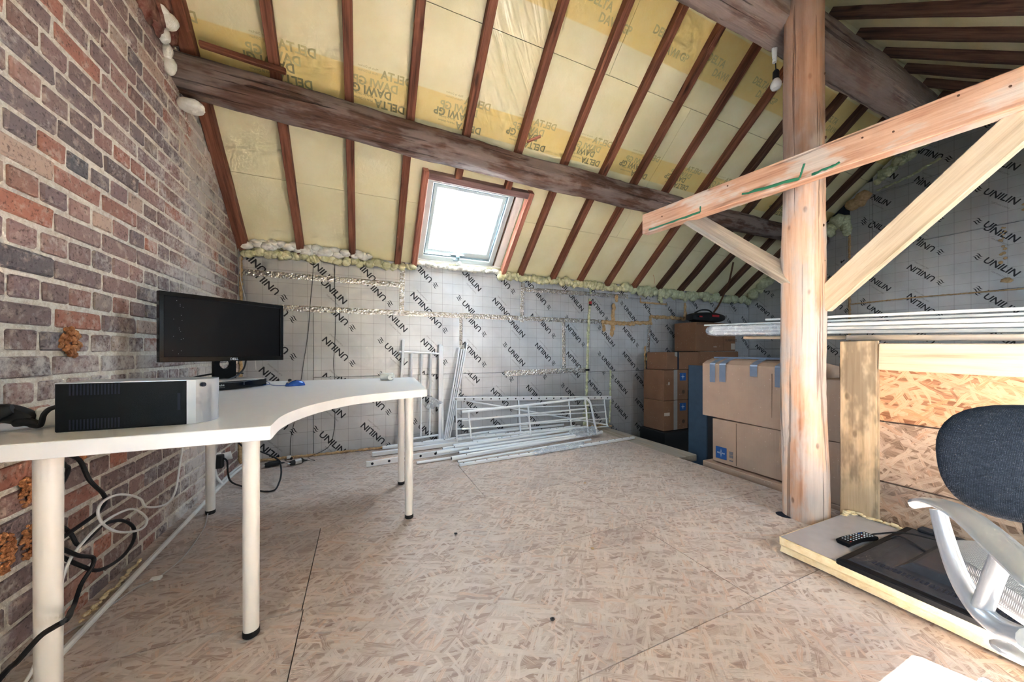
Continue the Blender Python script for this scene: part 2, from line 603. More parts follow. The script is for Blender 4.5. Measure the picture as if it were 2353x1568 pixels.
MT = {
    'osb_floor': osb('osb_floor', (212, 198, 189), (199, 181, 170), (166, 142, 129), 0.85, 0.4),
    'osb_orange': osb('osb_orange', (222, 182, 146), (202, 150, 112), (140, 92, 62), 0.7, 0.1),
    'osb_grey': osb('osb_grey', (204, 182, 162), (180, 152, 130), (116, 92, 74), 0.7, 0.5),
    'brick': m_brick(), 'mortar': m_mortar(), 'foil': m_foil(), 'tape': m_tape(), 'membrane': m_membrane(),
    'foam': m_foam('cream_foam', (206, 202, 150), (240, 236, 204)),
    'foam_green': m_foam('pale_green_foam', (186, 190, 150), (222, 226, 196)),
    'foam_white': m_foam('white_foam', (232, 230, 220), (250, 250, 246), 0.5),
    'foam_orange': m_foam('orange_foam', (150, 88, 48), (226, 160, 108)),
    'foam_tan': m_foam('tan_foam', (186, 150, 106), (220, 188, 146)),
    'rafter': wood('rafter_wood', (70, 42, 32), (126, 78, 59), (160, 106, 82), 1.0, 0.7, True),
    'rafter_old': wood('old_rafter_wood', (44, 30, 24), (84, 58, 46), (112, 84, 68), 1.0, 0.85),
    'purlin': wood('weathered_log', (54, 40, 34), (100, 74, 62), (138, 110, 96), 0.7, 0.85, True, (158, 142, 136), 0.35, 0.9, 0.385),
    'post': wood('stripped_log', (170, 116, 86), (216, 172, 142), (236, 206, 180), 0.6, 0.75, 3.0, (226, 214, 206), 0.45, 0.7, 0.37, (2.35, 2.9, 150, 108, 82)),
    'ridge': wood('grey_log', (66, 52, 46), (112, 90, 80), (136, 114, 102), 0.7, 0.9, True, (150, 136, 130), 0.5, 0.9, 0.38),
    'pine': wood('sawn_pine', (160, 108, 82), (206, 160, 132), (226, 188, 162), 0.9, 0.65, True, (236, 222, 210), 0.0, 0.35, 0.33),
    'plank': wood('pale_plank', (178, 148, 118), (222, 198, 168), (238, 218, 192), 0.8, 0.75, True),
    'plank_grey': wood('grey_plank', (128, 116, 104), (178, 164, 146), (206, 194, 178), 0.8, 0.8, True, (188, 180, 170), 0.3),
    'plank_mould': wood('mouldy_plank', (150, 126, 96), (204, 180, 146), (224, 204, 174), 0.8, 0.8, 2.5, (150, 134, 112), 0.25),
    'brace': wood('greyed_pine', (168, 146, 118), (208, 188, 160), (226, 210, 186), 0.9, 0.75, 1.0),
    'trim': wood('red_brown_batten', (120, 72, 58), (176, 112, 92), (204, 142, 120), 1.0, 0.65, True),
    'trim_dark': wood('stained_batten', (92, 66, 62), (134, 104, 100), (160, 132, 128), 1.0, 0.65, False),
    'white_lam': plain('white_laminate', (232, 234, 238), 0.35, var=0.03),
    'white_leg': plain('white_leg_enamel', (236, 233, 228), 0.35),
    'pvc': plain('pale_grey_pvc', (206, 216, 218), 0.35),
    'pvc_dark': plain('grey_gasket', (132, 150, 156), 0.4),
    'white': plain('white_plastic', (238, 238, 236), 0.4),
    'bed_white': plain('white_bed_enamel', (238, 242, 248), 0.3),
    'hole': plain('hole_dark', (24, 30, 46), 0.8),
    'black': plain('black_plastic', (14, 15, 18), 0.5, 0, 0.2, bump=0.2, bs=600),
    'black_soft': plain('black_rubber', (16, 16, 18), 0.6),
    'black_gloss': plain('glossy_black', (8, 9, 11), 0.16),
    'screen': plain('screen_black', (7, 8, 12), 0.3, 0, 0.3),
    'grey_plate': plain('brushed_grey_plate', (190, 186, 184), 0.35, 0.3),
    'silver': plain('silver_paint', (200, 204, 210), 0.32, 0.55, var=0.05),
    'silver_ups': plain('silver_bezel', (196, 202, 212), 0.35, 0.35),
    'blue': plain('blue_plastic', (40, 96, 190), 0.25, 0.3),
    'dark_grey': plain('dark_grey_plastic', (58, 60, 66), 0.5, var=0.15),
    'tv_back': plain('dusty_tv_plastic', (46, 50, 58), 0.45, var=0.25, bump=0.2),
    'card': m_card('cardboard', (202, 172, 150)), 'card_dark': m_card('brown_cardboard', (152, 112, 86)),
    'card_tape': plain('grey_packing_tape', (136, 150, 172), 0.3, 0.15, var=0.12),
    'clear_tape': plain('pale_packing_tape', (176, 168, 160), 0.3, var=0.1),
    'sticker': plain('pale_sticker', (206, 192, 180), 0.6),
    'logo_blue': plain('logo_blue_ink', (36, 92, 160), 0.6),
    'logo_white': plain('logo_white_ink', (214, 222, 232), 0.6),
    'ink': plain('black_ink', (26, 25, 32), 0.45),
    'ink_grey': plain('grey_ink', (128, 124, 128), 0.5),
    'ink_olive': plain('olive_ink', (158, 152, 112), 0.5),
    'ink_faint': plain('faint_olive_ink', (198, 188, 134), 0.5),
    'ink_brown': plain('brown_ink', (92, 66, 48), 0.6),
    'panel_blue': plain('blue_grey_panel', (58, 78, 98), 0.6, var=0.2),
    'dark_void': plain('dark_earth', (30, 30, 32), 0.95, var=0.3),
    'green_paint': plain('green_paint', (40, 122, 88), 0.6),
    'red': plain('red_plastic', (186, 38, 44), 0.4),
    'orange_cord': plain('orange_cord', (206, 112, 46), 0.6),
    'strap': plain('brown_strap', (96, 62, 38), 0.8, var=0.2),
    'bulb': plain('bulb_glass', (240, 240, 236), 0.2),
    'slab_face': plain('grey_foil_facing', (186, 184, 186), 0.4, 0.35, var=0.1, bump=0.1, bs=30),
    'slab_foam': m_foam('insulation_core', (232, 206, 156), (248, 232, 196)),
    'mesh_black': m_fabric('black_mesh_fabric', (34, 42, 56), 620),
    'fabric_grey': m_fabric('grey_seat_fabric', (214, 217, 222), 560),
    'film': m_film('clear_film'), 'glass': m_glass(),
    'wallboard': plain('rear_wall_board', (186, 180, 170), 0.85, var=0.1),
    'render_red': m_foam('crumbling_red_render', (112, 52, 42), (170, 128, 112)),
}

# ================================================================ STRUCTURE
# ---- floor: strand-board sheets with their joints
floor = struct('floor')


def sheet(name, x0, x1, y0, y1, mat, parent, z1=0.0, th=0.022, gap=0.0016, jz=0.0):
    b = B().box((gap - (x1 - x0) / 2, gap - (y1 - y0) / 2, -th), ((x1 - x0) / 2 - gap, (y1 - y0) / 2 - gap, 0))
    return b.obj(name, mat, parent, T(V(((x0 + x1) / 2, (y0 + y1) / 2, z1 + jz))))


ys = [(YF, 0.212), (0.212, 0.826), (0.826, 1.466), (1.466, 2.11), (2.11, 2.83), (2.83, 3.60)]
cuts = [[0.9], [0.55], [-0.195, 1.39], [-0.2, 1.404], [0.745], [1.9]]
for (y0, y1), cx in zip(ys, cuts):
    e = [XL - 0.02] + cx + [XE]
    for a, b_ in zip(e, e[1:]):
        sheet('strand_board', a, b_, y0, y1, MT['osb_floor'], floor, jz=R.uniform(-0.0006, 0.0004))
B().box((XL - 0.1, YF, -0.06), (XE - 0.002, YB, -0.0235)).obj('subfloor', MT['hole'], floor)
B().box((XE - 0.05, YF, ZL), (XE - 0.012, YB, -0.0605)).obj('floor_edge_joist', MT['rafter_old'], floor)
lower = B().box((XE - 0.05, YF, ZL - 0.1), (XR + 0.1, YB + 0.1, ZL)).obj('floor_lower', MT['dark_void'], kind='structure')
# grey board fixed along the floor edge near the far wall
beam('edge_board', (2.74, 2.22, -0.032), (2.74, 3.59, -0.032), 0.24, 0.06, MT['plank_grey'], floor, rough=0.002)

# ---- left wall: English-bond brickwork, every brick its own piece
wl = struct('wall_left', (XL, 1.1, 0))


def roofz(y):
    return ZE + TANR * (YB - y) if y > YR else ZR - TANR * (YR - y)


poly = [(0.02, -0.7), (YB + 0.15, -0.7), (YB + 0.15, ZE - 0.1), (YB, ZE + 0.1), (YR, ZR + 0.1), (0.02, roofz(0.02) + 0.1)]
B().prism(poly, -0.25, -0.006).obj('mortar_bed', MT['mortar'], wl, F_LEFT)
# wall behind the camera with the opening for the added gable window
WY0, WY1, WZ0, WZ1 = -1.25, -0.02, 0.45, 1.28
rear = B()
rear.box((YF - 0.2, -0.7, -0.25), (0.02, WZ0, -0.0), None)
rear.box((YF - 0.2, WZ0, -0.25), (WY0, WZ1, 0), None)
rear.box((WY1, WZ0, -0.25), (0.02, WZ1, 0), None)
rear.prism([(YF - 0.2, WZ1), (0.02, WZ1), (0.02, roofz(0.02) + 0.1), (YF - 0.2, roofz(YF - 0.2) + 0.1)], -0.25, 0.0)
rear.obj('plain_brickwork', MT['mortar'], wl, F_LEFT)

COURSE, JT = 0.0815, 0.0145


def brick_mesh(w, h, d, sd):
    rr = random.Random(sd)
    b = B().box((-w / 2, -h / 2, -d), (w / 2, h / 2, 0))
    top = [e for e in b.bm.edges if all(v.co.z > -0.001 for v in e.verts)] + [e for e in b.bm.edges if abs(e.verts[0].co.z - e.verts[1].co.z) > 0.01]
    bmesh.ops.bevel(b.bm, geom=top, offset=0.006, segments=1, affect='EDGES')
    for v in b.bm.verts:
        v.co += V((rr.uniform(-1, 1) * 0.003, rr.uniform(-1, 1) * 0.003, rr.uniform(-1, 1) * 0.0025))
    me = bpy.data.meshes.new('brick')
    b.bm.to_mesh(me); b.bm.free()
    me.materials.append(MT['brick'])
    return me


SW = 0.235
st_mesh = [brick_mesh(SW - JT, COURSE - JT, 0.03, i) for i in range(5)]
he_mesh = [brick_mesh(SW / 2 - JT, COURSE - JT, 0.03, 20 + i) for i in range(5)]
S_, C_ = math.sin(math.radians(23.8)), math.cos(math.radians(23.8))


def proj(p):
    f = S_ * p[0] + C_ * p[1]; l = C_ * p[0] - S_ * p[1]
    if f < 0.05: return None
    return (1176.5 + 786 * l / f, 810 - 786 * (p[2] - CAM_H) / f)


blist = []
row = 0
z = -0.032
while z < ZR:
    zc = z + COURSE / 2
    head = (row % 2 == 0)
    w = SW / 2 if head else SW
    y = 0.10 - (0.0 if head else SW / 4) + R.uniform(-0.012, 0.012)
    while y < YB:
        yc = y + w / 2
        if yc < YB - w * 0.2 and zc + COURSE / 2 < roofz(yc) - 0.03 and yc > 0.05 and zc > 0:
            ww = w
            blist.append((yc, zc, head))
        y += w
    z += COURSE; row += 1
vis = []
for i, (yc, zc, head) in enumerate(blist):
    q = [proj((XL, yc + dy, zc + dz)) for dy, dz in ((-.06, -.035), (.06, -.035), (.06, .035), (-.06, .035))]
    a = 0
    if all(q):
        c = (sum(p[0] for p in q) / 4, sum(p[1] for p in q) / 4)
        if -60 < c[0] < 2400 and -60 < c[1] < 1640:
            a = abs((q[2][0] - q[0][0]) * (q[3][1] - q[1][1]) - (q[3][0] - q[1][0]) * (q[2][1] - q[0][1])) * (1 if head else 2)
    vis.append((a, i))
vis.sort(reverse=True)
single = {i for a, i in vis[:300] if a > 0}
rest = B(); rest_r = []
for i, (yc, zc, head) in enumerate(blist):
    M = F_LEFT @ T(V((yc + R.uniform(-.002, .002), zc + R.uniform(-.002, .002), R.uniform(-0.003, 0.002)))) @ Matrix.Rotation(R.uniform(-.006, .006), 4, 'Z')
    me = R.choice(he_mesh if head else st_mesh)
    if i in single:
        link('brick', me, wl, M)
    else:
        nf = len(rest.bm.faces)
        tmp = me.copy(); tmp.transform(M)
        rest.bm.from_mesh(tmp); bpy.data.meshes.remove(tmp)
        rest_r += [R.random()] * (len(rest.bm.faces) - nf)
ro = rest.obj('brickwork', MT['brick'], wl, ID, kind='stuff')
at = ro.data.attributes.new('rnd', 'FLOAT', 'FACE')
at.data.foreach_set('value', rest_r)

# spoilt render where the wall meets the roof, foam plugs and old foam spots on the bricks
b = B()
for k in range(10):
    b.blob((XL + 0.005, 2.30 + R.uniform(-.10, .13), 2.72 + R.uniform(-.14, .16)), R.uniform(.05, .09), 2, 0.5, (0.3, 1, 1))
b.obj('crumbled_render', MT['render_red'], wl, smooth='all')
for i, (p, r, s_) in enumerate([((XL + .03, 2.36, 2.68), .04, (1, 1, 1)), ((XL + .015, 2.33, 2.70), .03, (1, 1.2, .8)), ((XL + .01, 2.36, 2.60), .028, (1, .8, 1.5)), ((XL + .012, 2.385, 2.54), .026, (1, .8, 1.5)),
                   ((XL + .015, 2.41, 2.48), .03, (1, .9, 1.5)), ((XL + .05, 2.56, 2.375), .05, (1.3, 1.2, .7))]):
    B().blob(p, r, 3, 0.15, s_, 2.0).obj('foam_plug', MT['foam_white'], wl, smooth='all')
for (y, z_, r, sy, sz) in [(1.745, 0.985, .045, 1, 1.15), (1.80, 0.60, .028, .9, 2.0), (2.05, 0.655, .02, 1, .7), (1.50, 0.37, .035, 1, 1.7), (1.57, 0.52, .03, .7, 1.5), (1.58, 0.36, .03, .9, 1.8), (2.92, 0.40, .03, .7, 1)]:
    b = B()
    for k in range(70):
        a_, q_ = R.uniform(0, 2 * PI), math.sqrt(R.random())
        b.blob((XL + .004 + .012 * (1 - q_), y + math.cos(a_) * q_ * r * sy, z_ + math.sin(a_) * q_ * r * sz), r * R.uniform(.14, .26), 1, .5, (.8, 1, 1), 4.0)
    b.obj('foam_spot', MT['foam_orange'], wl)

# unseen gable window, added behind the camera to light the desk and the post
w3 = struct('window_2', (XL, -0.5, 1.4))
fr = B()
for lo, hi in [((WY0, WZ0, -.14), (WY1, WZ0 + .06, -.06)), ((WY0, WZ1 - .06, -.14), (WY1, WZ1, -.06)), ((WY0, WZ0, -.14), (WY0 + .06, WZ1, -.06)), ((WY1 - .06, WZ0, -.14), (WY1, WZ1, -.06)), ((-.66, WZ0, -.14), (-.60, WZ1, -.06))]:
    fr.box(lo, hi)
fr.obj('window_frame', MT['pvc'], w3, F_LEFT)
B().box((WY0, WZ0, -.104), (WY1, WZ1, -.1)).obj('pane', MT['glass'], w3, F_LEFT)

# ---- wall behind the camera
B().box((XL - 0.25, YF - 0.15, -0.7), (XR + 0.25, YF, 1.0)).obj('wall_front', MT['wallboard'], kind='structure')

# ---- lettering meshes
_tc = {}


def text_mesh(body, size, bold=0.0, sx=1.0):
    key = (body, size, bold, sx)
    if key in _tc: return _tc[key]
    cu = bpy.data.curves.new('t', 'FONT'); cu.body = body; cu.size = size; cu.offset = bold * size; cu.resolution_u = 2
    o = bpy.data.objects.new('t', cu); COL.objects.link(o)
    bpy.context.view_layer.update()
    me = bpy.data.meshes.new_from_object(o.evaluated_get(bpy.context.evaluated_depsgraph_get()))
    bpy.data.objects.remove(o); bpy.data.curves.remove(cu)
    vs_ = [v.co * 1 for v in me.vertices]
    x0 = min(v.x for v in vs_); x1 = max(v.x for v in vs_); y1 = max(v.y for v in vs_)
    vv = [((v.x - x0) * sx, v.y, 0) for v in vs_]
    ff = [tuple(p.vertices) for p in me.polygons]
    bpy.data.meshes.remove(me)
    _tc[key] = (vv, ff, (x1 - x0) * sx, y1)
    return _tc[key]


def put(b, mesh, M):
    vs_ = [b.bm.verts.new(M @ V(v)) for v in mesh[0]]
    for f in mesh[1]:
        try: b.bm.faces.new([vs_[i] for i in f])
        except ValueError: pass


def clip(bm, x0, x1, y0, y1):
    for co, no in (((x0, 0, 0), (-1, 0, 0)), ((x1, 0, 0), (1, 0, 0)), ((0, y0, 0), (0, -1, 0)), ((0, y1, 0), (0, 1, 0))):
        g = list(bm.verts) + list(bm.edges) + list(bm.faces)
        if g: bmesh.ops.bisect_plane(bm, geom=g, plane_co=co, plane_no=no, clear_outer=True)


def wave_mark():
    """three wavy stripes to the left of the word"""
    vs_, ff = [], []
    for k in range(3):
        y0 = 0.003 + k * 0.0175
        pts = []
        for i in range(7):
            t = i / 6
            x = -0.093 + 0.062 * t + (0.006 if k == 1 else 0)
            yc = y0 + 0.0055 * math.sin(t * 2 * PI) * (1 if k != 1 else 0.9) + 0.002
            w = 0.0045 * math.sin(PI * min(1, max(0, t))) ** 0.7
            pts.append((x, yc, w))
        base = len(vs_)
        for x, yc, w in pts: vs_ += [(x, yc - w, 0), (x, yc + w, 0)]
        ff += [(base + 2 * i, base + 2 * i + 2, base + 2 * i + 3, base + 2 * i + 1) for i in range(6)]
    return vs_, ff


WORD = text_mesh('UNILIN', 0.078, 0.022, 1.10)
TAGL = text_mesh('FOR SMART LIVING', 0.0176, 0.0)
MARK = wave_mark()


def foil_panel(parent, FM, x0, x1, y0, y1, tx, ty, top=None, poly=None, th=0.03, jz=None):
    """one foil-faced insulation board with its grid and slanted print"""
    jz = R.uniform(-0.002, 0.001) if jz is None else jz
    g = 0.002
    M = FM @ T(V((0, 0, jz)))
    po = poly or [(x0 + g, y0 + g), (x1 - g, y0 + g), (x1 - g, y1 - g), (x0 + g, y1 - g)]
    pn = B().prism(po, -th, 0).obj('foil_panel', MT['foil'], parent, M)
    blk, gry = B(), B()
    PX, PZ = 0.89, 0.336
    ca = math.radians(-45)
    for kind, ox, oz in (('N', 0, 0), ('I', .356, .05)):
        i0 = math.floor((x0 - .3 - tx - ox) / PX); i1 = math.ceil((x1 + .3 - tx - ox) / PX)
        j0 = math.floor((y0 - .3 - ty - oz) / PZ); j1 = math.ceil((y1 + .3 - ty - oz) / PZ)
        for i in range(i0, i1 + 1):
            for j in range(j0, j1 + 1):
                c = V((tx + ox + i * PX, ty + oz + j * PZ, 0.0006))
                if not (x0 - .25 < c.x < x1 + .25 and y0 - .25 < c.y < y1 + .25): continue
                m = T(c) @ Matrix.Rotation(ca + (PI if kind == 'I' else 0), 4, 'Z') @ T(V((-0.134, -0.026, 0)))
                put(blk, WORD, m); put(blk, MARK, m)
                put(gry, TAGL, m @ T(V((0.118, -0.044, 0))))
    for b, nm, mt in ((blk, 'lettering', 'ink'), (gry, 'small_lettering', 'ink_grey')):
        clip(b.bm, x0 + g, x1 - g, y0 + g, y1 - g)
        if poly:
            for p, q in zip(poly, poly[1:] + poly[:1]):
                e = V((q[0] - p[0], q[1] - p[1], 0)); nrm = V((e.y, -e.x, 0))
                gg = list(b.bm.verts) + list(b.bm.edges) + list(b.bm.faces)
                if gg: bmesh.ops.bisect_plane(b.bm, geom=gg, plane_co=(p[0], p[1], 0), plane_no=nrm, clear_outer=True)
        if b.bm.faces: b.obj(nm, MT[mt], pn, M)
    return pn


# ---- far knee wall
wb = struct('wall_back', (2.4, YB, 0))
B().box((XL - 0.2, YB + 0.035, -0.7), (XR + 0.2, YB + 0.2, ZE + 0.1)).obj('wall_core', MT['hole'], wb)
ZT = 1.86
for a in [(-.96, .37, 1.635, ZT, -.33, 1.70), (-.96, .37, 1.345, 1.635, -.235, 1.518), (.37, 1.72, 1.345, ZT, .215, 1.40),
          (-.96, -.40, 0, 1.345, -1.055, .66), (-.40, .99, .72, 1.345, .317, .931), (-.40, .99, 0, .72, -.247, .107),
          (.99, 2.27, .72, 1.345, 1.643, .901), (.99, 1.66, 0, .72, 1.085, .388), (1.66, 2.63, 0, .72, 1.524, .405),
          (2.27, 3.70, .70, 1.345, 2.967, .797), (2.63, 3.00, 0, .70, 2.402, .435), (3.00, 4.10, ZL, .70, 3.18, .497),
          (4.10, XR, ZL, .70, 3.95, .45), (2.63, 3.00, ZL, 0, 2.5, .2),
          (1.72, 2.65, 1.345, 1.69, 2.468, 1.58), (2.65, 3.70, 1.345, 1.69, 3.338, 1.474), (1.72, 3.70, 1.69, ZT, 2.3, 1.75),
          (3.70, 4.20, .70, 1.45, 3.75, 1.19), (3.70, 4.20, 1.45, ZT, 4.15, 1.50), (4.20, XR, .70, ZT, 4.55, 1.38)]:
    foil_panel(wb, F_BACK, *a)


def tape(x0, y0, x1, y1, w, parent=wb, FM=F_BACK, mat='tape', amp=.004):
    d = V((x1 - x0, y1 - y0, 0)); L = d.length; d.normalize(); nn = V((-d.y, d.x, 0))
    n = max(4, int(L / .03)); b = B(); rows = []
    for i in range(n + 1):
        c = V((x0, y0, 0)) + d * (L * i / n)
        rows.append([b.bm.verts.new(c + nn * (w * t + .002 * noise.noise(V((i * .7, t * 3, x0)))) + V((0, 0, .0035 + amp * (0.5 + noise.noise(V((i * .9, t * 4, y0 * 3)))) * (1 if abs(t) < .5 else .3)))) for t in (-.5, -.25, 0, .25, .5)])
    for r0, r1 in zip(rows, rows[1:]):
        for i in range(4): b.bm.faces.new((r0[i], r1[i], r1[i + 1], r0[i + 1]))
    o = b.obj('foil_tape', MT[mat], parent, FM)
    return o


tape(-.95, 1.345, 2.88, 1.347, .055)
tape(-.95, 1.635, .37, 1.628, .055)
tape(.37, 1.33, .385, 1.86, .05)
tape(1.71, 1.30, 1.73, 1.83, .05)
tape(1.74, 1.685, 3.3, 1.70, .055)
tape(2.29, .72, 2.28, 1.34, .05)
tape(1.49, .708, 2.63, .728, .065)
tape(.985, .80, .985, 1.33, .035)
tape(3.66, .95, 3.68, 1.33, .05)


def foam(name, path, r, mat, parent, gap=.5, jit=.35, sc_=(1, 1, 1), sub=2, amp=.3):
    b = B()
    pts = [V(p) for p in path]
    for p, q in zip(pts, pts[1:]):
        L = (q - p).length; n = max(1, int(L / (r * gap)))
        for i in range(n):
            c = p.lerp(q, (i + R.random()) / n) + V((R.uniform(-1, 1), R.uniform(-1, 1), R.uniform(-1, 1))) * r * jit
            b.blob(c, r * R.uniform(.65, 1.15), sub, amp, sc_)
    return b.obj(name, MT[mat], parent, smooth='all')


YW = YB - 0.004
# foam seams of the far wall
foam('foam_seam', [(-.93, YB - .02, 1.80), (-.2, YB - .02, 1.815), (.36, YB - .02, 1.80)], .038, 'foam', wb, .5, .45, (1, .8, 1))
foam('foam_bead', [(-.90, YB - .05, 1.865), (-.5, YB - .06, 1.875), (.05, YB - .055, 1.865)], .045, 'foam_white', wb, .5, .45, (1.2, .8, .8))
foam('foam_seam', [(.36, YB - .02, 1.815), (.50, YB - .02, 1.81)], .03, 'foam', wb, .5, .4)
foam('foam_seam', [(1.42, YB - .02, 1.815), (2.3, YB - .02, 1.815), (3.25, YB - .02, 1.80)], .040, 'foam', wb, .5, .45, (1, .8, 1.1))
foam('foam_seam', [(3.2, YB - .02, 1.80), (4.3, YB - .02, 1.785), (5.85, YB - .02, 1.80)], .055, 'foam_green', wb, .5, .45, (1, .8, 1.1))
foam('foam_drip', [(3.86, YB - .02, 1.78), (3.88, YB - .02, 1.66)], .03, 'foam_green', wb)
foam('foam_bead', [(2.69, YB - .006, 1.86), (2.68, YB - .006, 1.70)], .014, 'foam_green', wb, .6, .3, (1, .6, 1))
foam('foam_bead', [(2.67, YB - .006, 1.62), (2.65, YB - .006, 1.30), (2.63, YB - .006, .7), (2.62, YB - .006, .30)], .017, 'foam_green', wb, .6, .3, (1, .6, 1.2))
foam('foam_bead', [(2.62, YB - .01, .32), (2.60, YB - .02, .0)], .035, 'foam_green', wb, .5, .6, (1, .5, 1))
foam('foam_bead', [(3.00, YB - .006, .71), (3.00, YB - .006, .22), (2.98, YB - .01, .02)], .012, 'foam_green', wb, .6, .3, (1, .7, 1.2))
foam('foam_seam', [(2.88, YB - .008, 1.345), (3.2, YB - .008, 1.335), (3.7, YB - .008, 1.36)], .026, 'foam_tan', wb, .5, .4, (1.2, .5, .9))
foam('foam_seam', [(3.70, YB - .008, 1.36), (3.70, YB - .008, 1.45), (4.1, YB - .008, 1.45), (4.38, YB - .008, 1.44), (4.38, YB - .008, 1.66)], .022, 'foam_tan', wb, .5, .35, (1, .5, 1))
foam('foam_smear', [(3.06, YB - .004, 1.57), (3.04, YB - .004, 1.36), (3.02, YB - .004, 1.18)], .026, 'foam_tan', wb, .5, .5, (1, .2, 1.3))
foam('foam_smear', [(2.88, YB - .004, 1.33), (2.90, YB - .004, 1.24)], .022, 'foam_tan', wb, .5, .4, (1, .2, 1.2))
foam('foam_smear', [(3.60, YB - .004, 1.03), (3.61, YB - .004, .70)], .016, 'foam_tan', wb, .5, .4, (1, .3, 1.3))
foam('foam_smear', [(3.10, YB - .004, 1.70), (3.10, YB - .004, 1.62)], .02, 'foam_tan', wb)
foam('foam_smear', [(3.52, YB - .004, 1.70), (3.52, YB - .004, 1.64), (4.0, YB - .004, 1.64)], .012, 'foam_tan', wb, .6, .2, (1, .3, 1))
foam('foam_knob', [(3.63, YB - .02, .86), (3.65, YB - .02, .87)], .045, 'foam', wb, 1, .2)
foam('foam_seam', [(-.935, YB - .01, 1.78), (-.94, YB - .01, .03)], .012, 'foam_tan', wb, .7, .4, (1, .8, 1.5))
foam('foam_seam', [(-.93, YB - .008, .012), (-.3, YB - .008, .012), (.9, YB - .008, .012)], .011, 'foam_tan', wb, .7, .3, (1.6, 1, 1))
foam('foam_seam', [(3.68, YB - .006, .42), (3.70, YB - .006, -.1)], .014, 'foam_tan', wb, .6, .3)
foam('foam_crumbs', [(2.2, YB - .05, .012), (2.95, YB - .06, .012)], .02, 'foam_tan', wb, 1.2, .8, (1.4, 1, .5))
B().box((2.655, YB - .022, 1.565), (2.69, YB - .004, 1.60)).obj('red_clip', MT['red'], wb)
B().box((2.655, YB - .022, 1.545), (2.69, YB - .004, 1.563)).obj('black_clip', MT['black'], wb)
B().box((2.60, YB - .022, .715), (2.655, YB - .004, .74)).obj('black_clip', MT['black'], wb)

# ---- right gable in foil board
wr = struct('wall_right', (XR, 1.1, ZL))
gp = [(-YB - .15, ZL - .1), (-YB - .15, ZE - .1), (-YB, ZE + .1), (-YR, ZR + .1), (-YF + .15, roofz(YF) - .0), (-YF + .15, ZL - .1)]
B().prism(gp, -.2, -.034).obj('wall_core', MT['hole'], wr, F_RIGHT)


def slope_cut(y0, y1, z0, z1):
    """rectangle in (s=-Y, z) trimmed by the roof line"""
    def rz(s): return roofz(-s) - 0.02
    pts = [(-y1, z0), (-y0, z0)]
    n = 12
    for i in range(n + 1):
        s = -y0 + (-y1 + y0) * i / n
        pts.append((s, min(z1, rz(s))))
    out = []
    for p in pts:
        if not out or (abs(p[0] - out[-1][0]) + abs(p[1] - out[-1][1])) > 1e-4: out.append(p)
    if len(out) > 3 and abs(out[0][0] - out[-1][0]) + abs(out[0][1] - out[-1][1]) < 1e-4: out.pop()
    return out


for y0, y1, z0, z1, tx, ty in [(2.32, YB, ZL, 1.0, -2.9, .3), (2.32, YB, 1.0, 1.92, -2.85, 1.25), (2.32, YB, 1.92, 2.75, -2.483, 2.254), (2.10, 2.32, 2.62, 3.1, -2.04, 2.84), (1.2, 2.10, 2.93, 3.8, -1.99, 3.15),
                               (-.2, 2.32, 1.58, 2.23, -1.16, 1.81), (-.2, 2.10, 2.23, 2.93, -1.16, 2.515), (2.10, 2.32, 2.23, 2.62, -2.04, 2.47), (-.2, 2.32, .70, 1.58, -1.16, 1.44), (-.2, 2.32, ZL, .70, -1.3, .2), (-.2, 1.2, 2.93, 3.8, -1.10, 3.0),
                               (YF, -.2, ZL, 1.0, 0, 0), (YF, -.2, 1.0, 2.4, 0.2, 1.2)]:
    po = slope_cut(y0, y1, z0, z1)
    if max(p[1] for p in po) - z0 > .06:
        po = [(min(max(p[0], -y1 + .002), -y0 - .002), max(p[1] - .002, z0 + .002)) for p in po]
        foil_panel(wr, F_RIGHT, -y1, -y0, z0, z1, tx, ty, poly=po)
XW = XR - .006
foam('foam_seam', [(XW, 2.32, 2.62), (XW, 2.32, 1.6), (XW, 2.32, 1.0)], .013, 'foam_tan', wr, .7, .3, (.6, 1, 1.4))
foam('foam_seam', [(XW, 2.32, 1.58), (XW, 1.7, 1.585), (XW, 1.0, 1.565), (XW, .5, 1.565)], .007, 'foam_tan', wr, .7, .25, (.6, 1.5, 1))
foam('foam_smear', [(XW, 1.14, 1.66), (XW, 1.13, 1.64)], .03, 'foam_tan', wr, .6, .5, (.2, 1.3, .8))
foam('foam_smear', [(XW, 1.13, 2.0), (XW, 1.15, 1.85)], .014, 'foam_tan', wr, 1.4, 1.2, (.2, 1, 1))
foam('foam_smear', [(XW, 1.02, 2.42), (XW, 1.03, 2.30)], .012, 'foam_tan', wr, 1.4, 1.2, (.2, 1, 1))
foam('foam_smear', [(XW, 1.14, 2.2), (XW, 1.16, 2.05)], .01, 'foam_tan', wr, 1.4, 1.2, (.2, 1, 1))
foam('foam_smear', [(XW, 2.35, 1.92), (XW, 2.9, 1.90)], .014, 'foam_tan', wr, .6, .3, (.4, 1.4, .8))
foam('foam_seam', [(XR - .03, 3.55, 1.86), (XR - .03, 3.2, 2.15)], .075, 'foam_green', wr, .5, .5)
foam('foam_seam', [(XR - .03, 2.62, 2.58), (XR - .03, 2.40, 2.72), (XR - .05, 2.36, 2.62)], .075, 'foam_green', wr, .5, .5)
foam('foam_seam', [(XR - .02, 2.34, 2.72), (XR - .02, 2.34, 2.50)], .04, 'foam_green', wr, .5, .4)
foam('foam_lump', [(XR - .04, 2.30, 2.86), (XR - .04, 2.14, 2.95)], .075, 'foam_tan', wr, .5, .4)
foam('foam_seam', [(XR - .02, 2.05, 3.08), (XR - .02, 1.75, 3.28), (XR - .02, 1.5, 3.5)], .05, 'foam_green', wr, .5, .5)
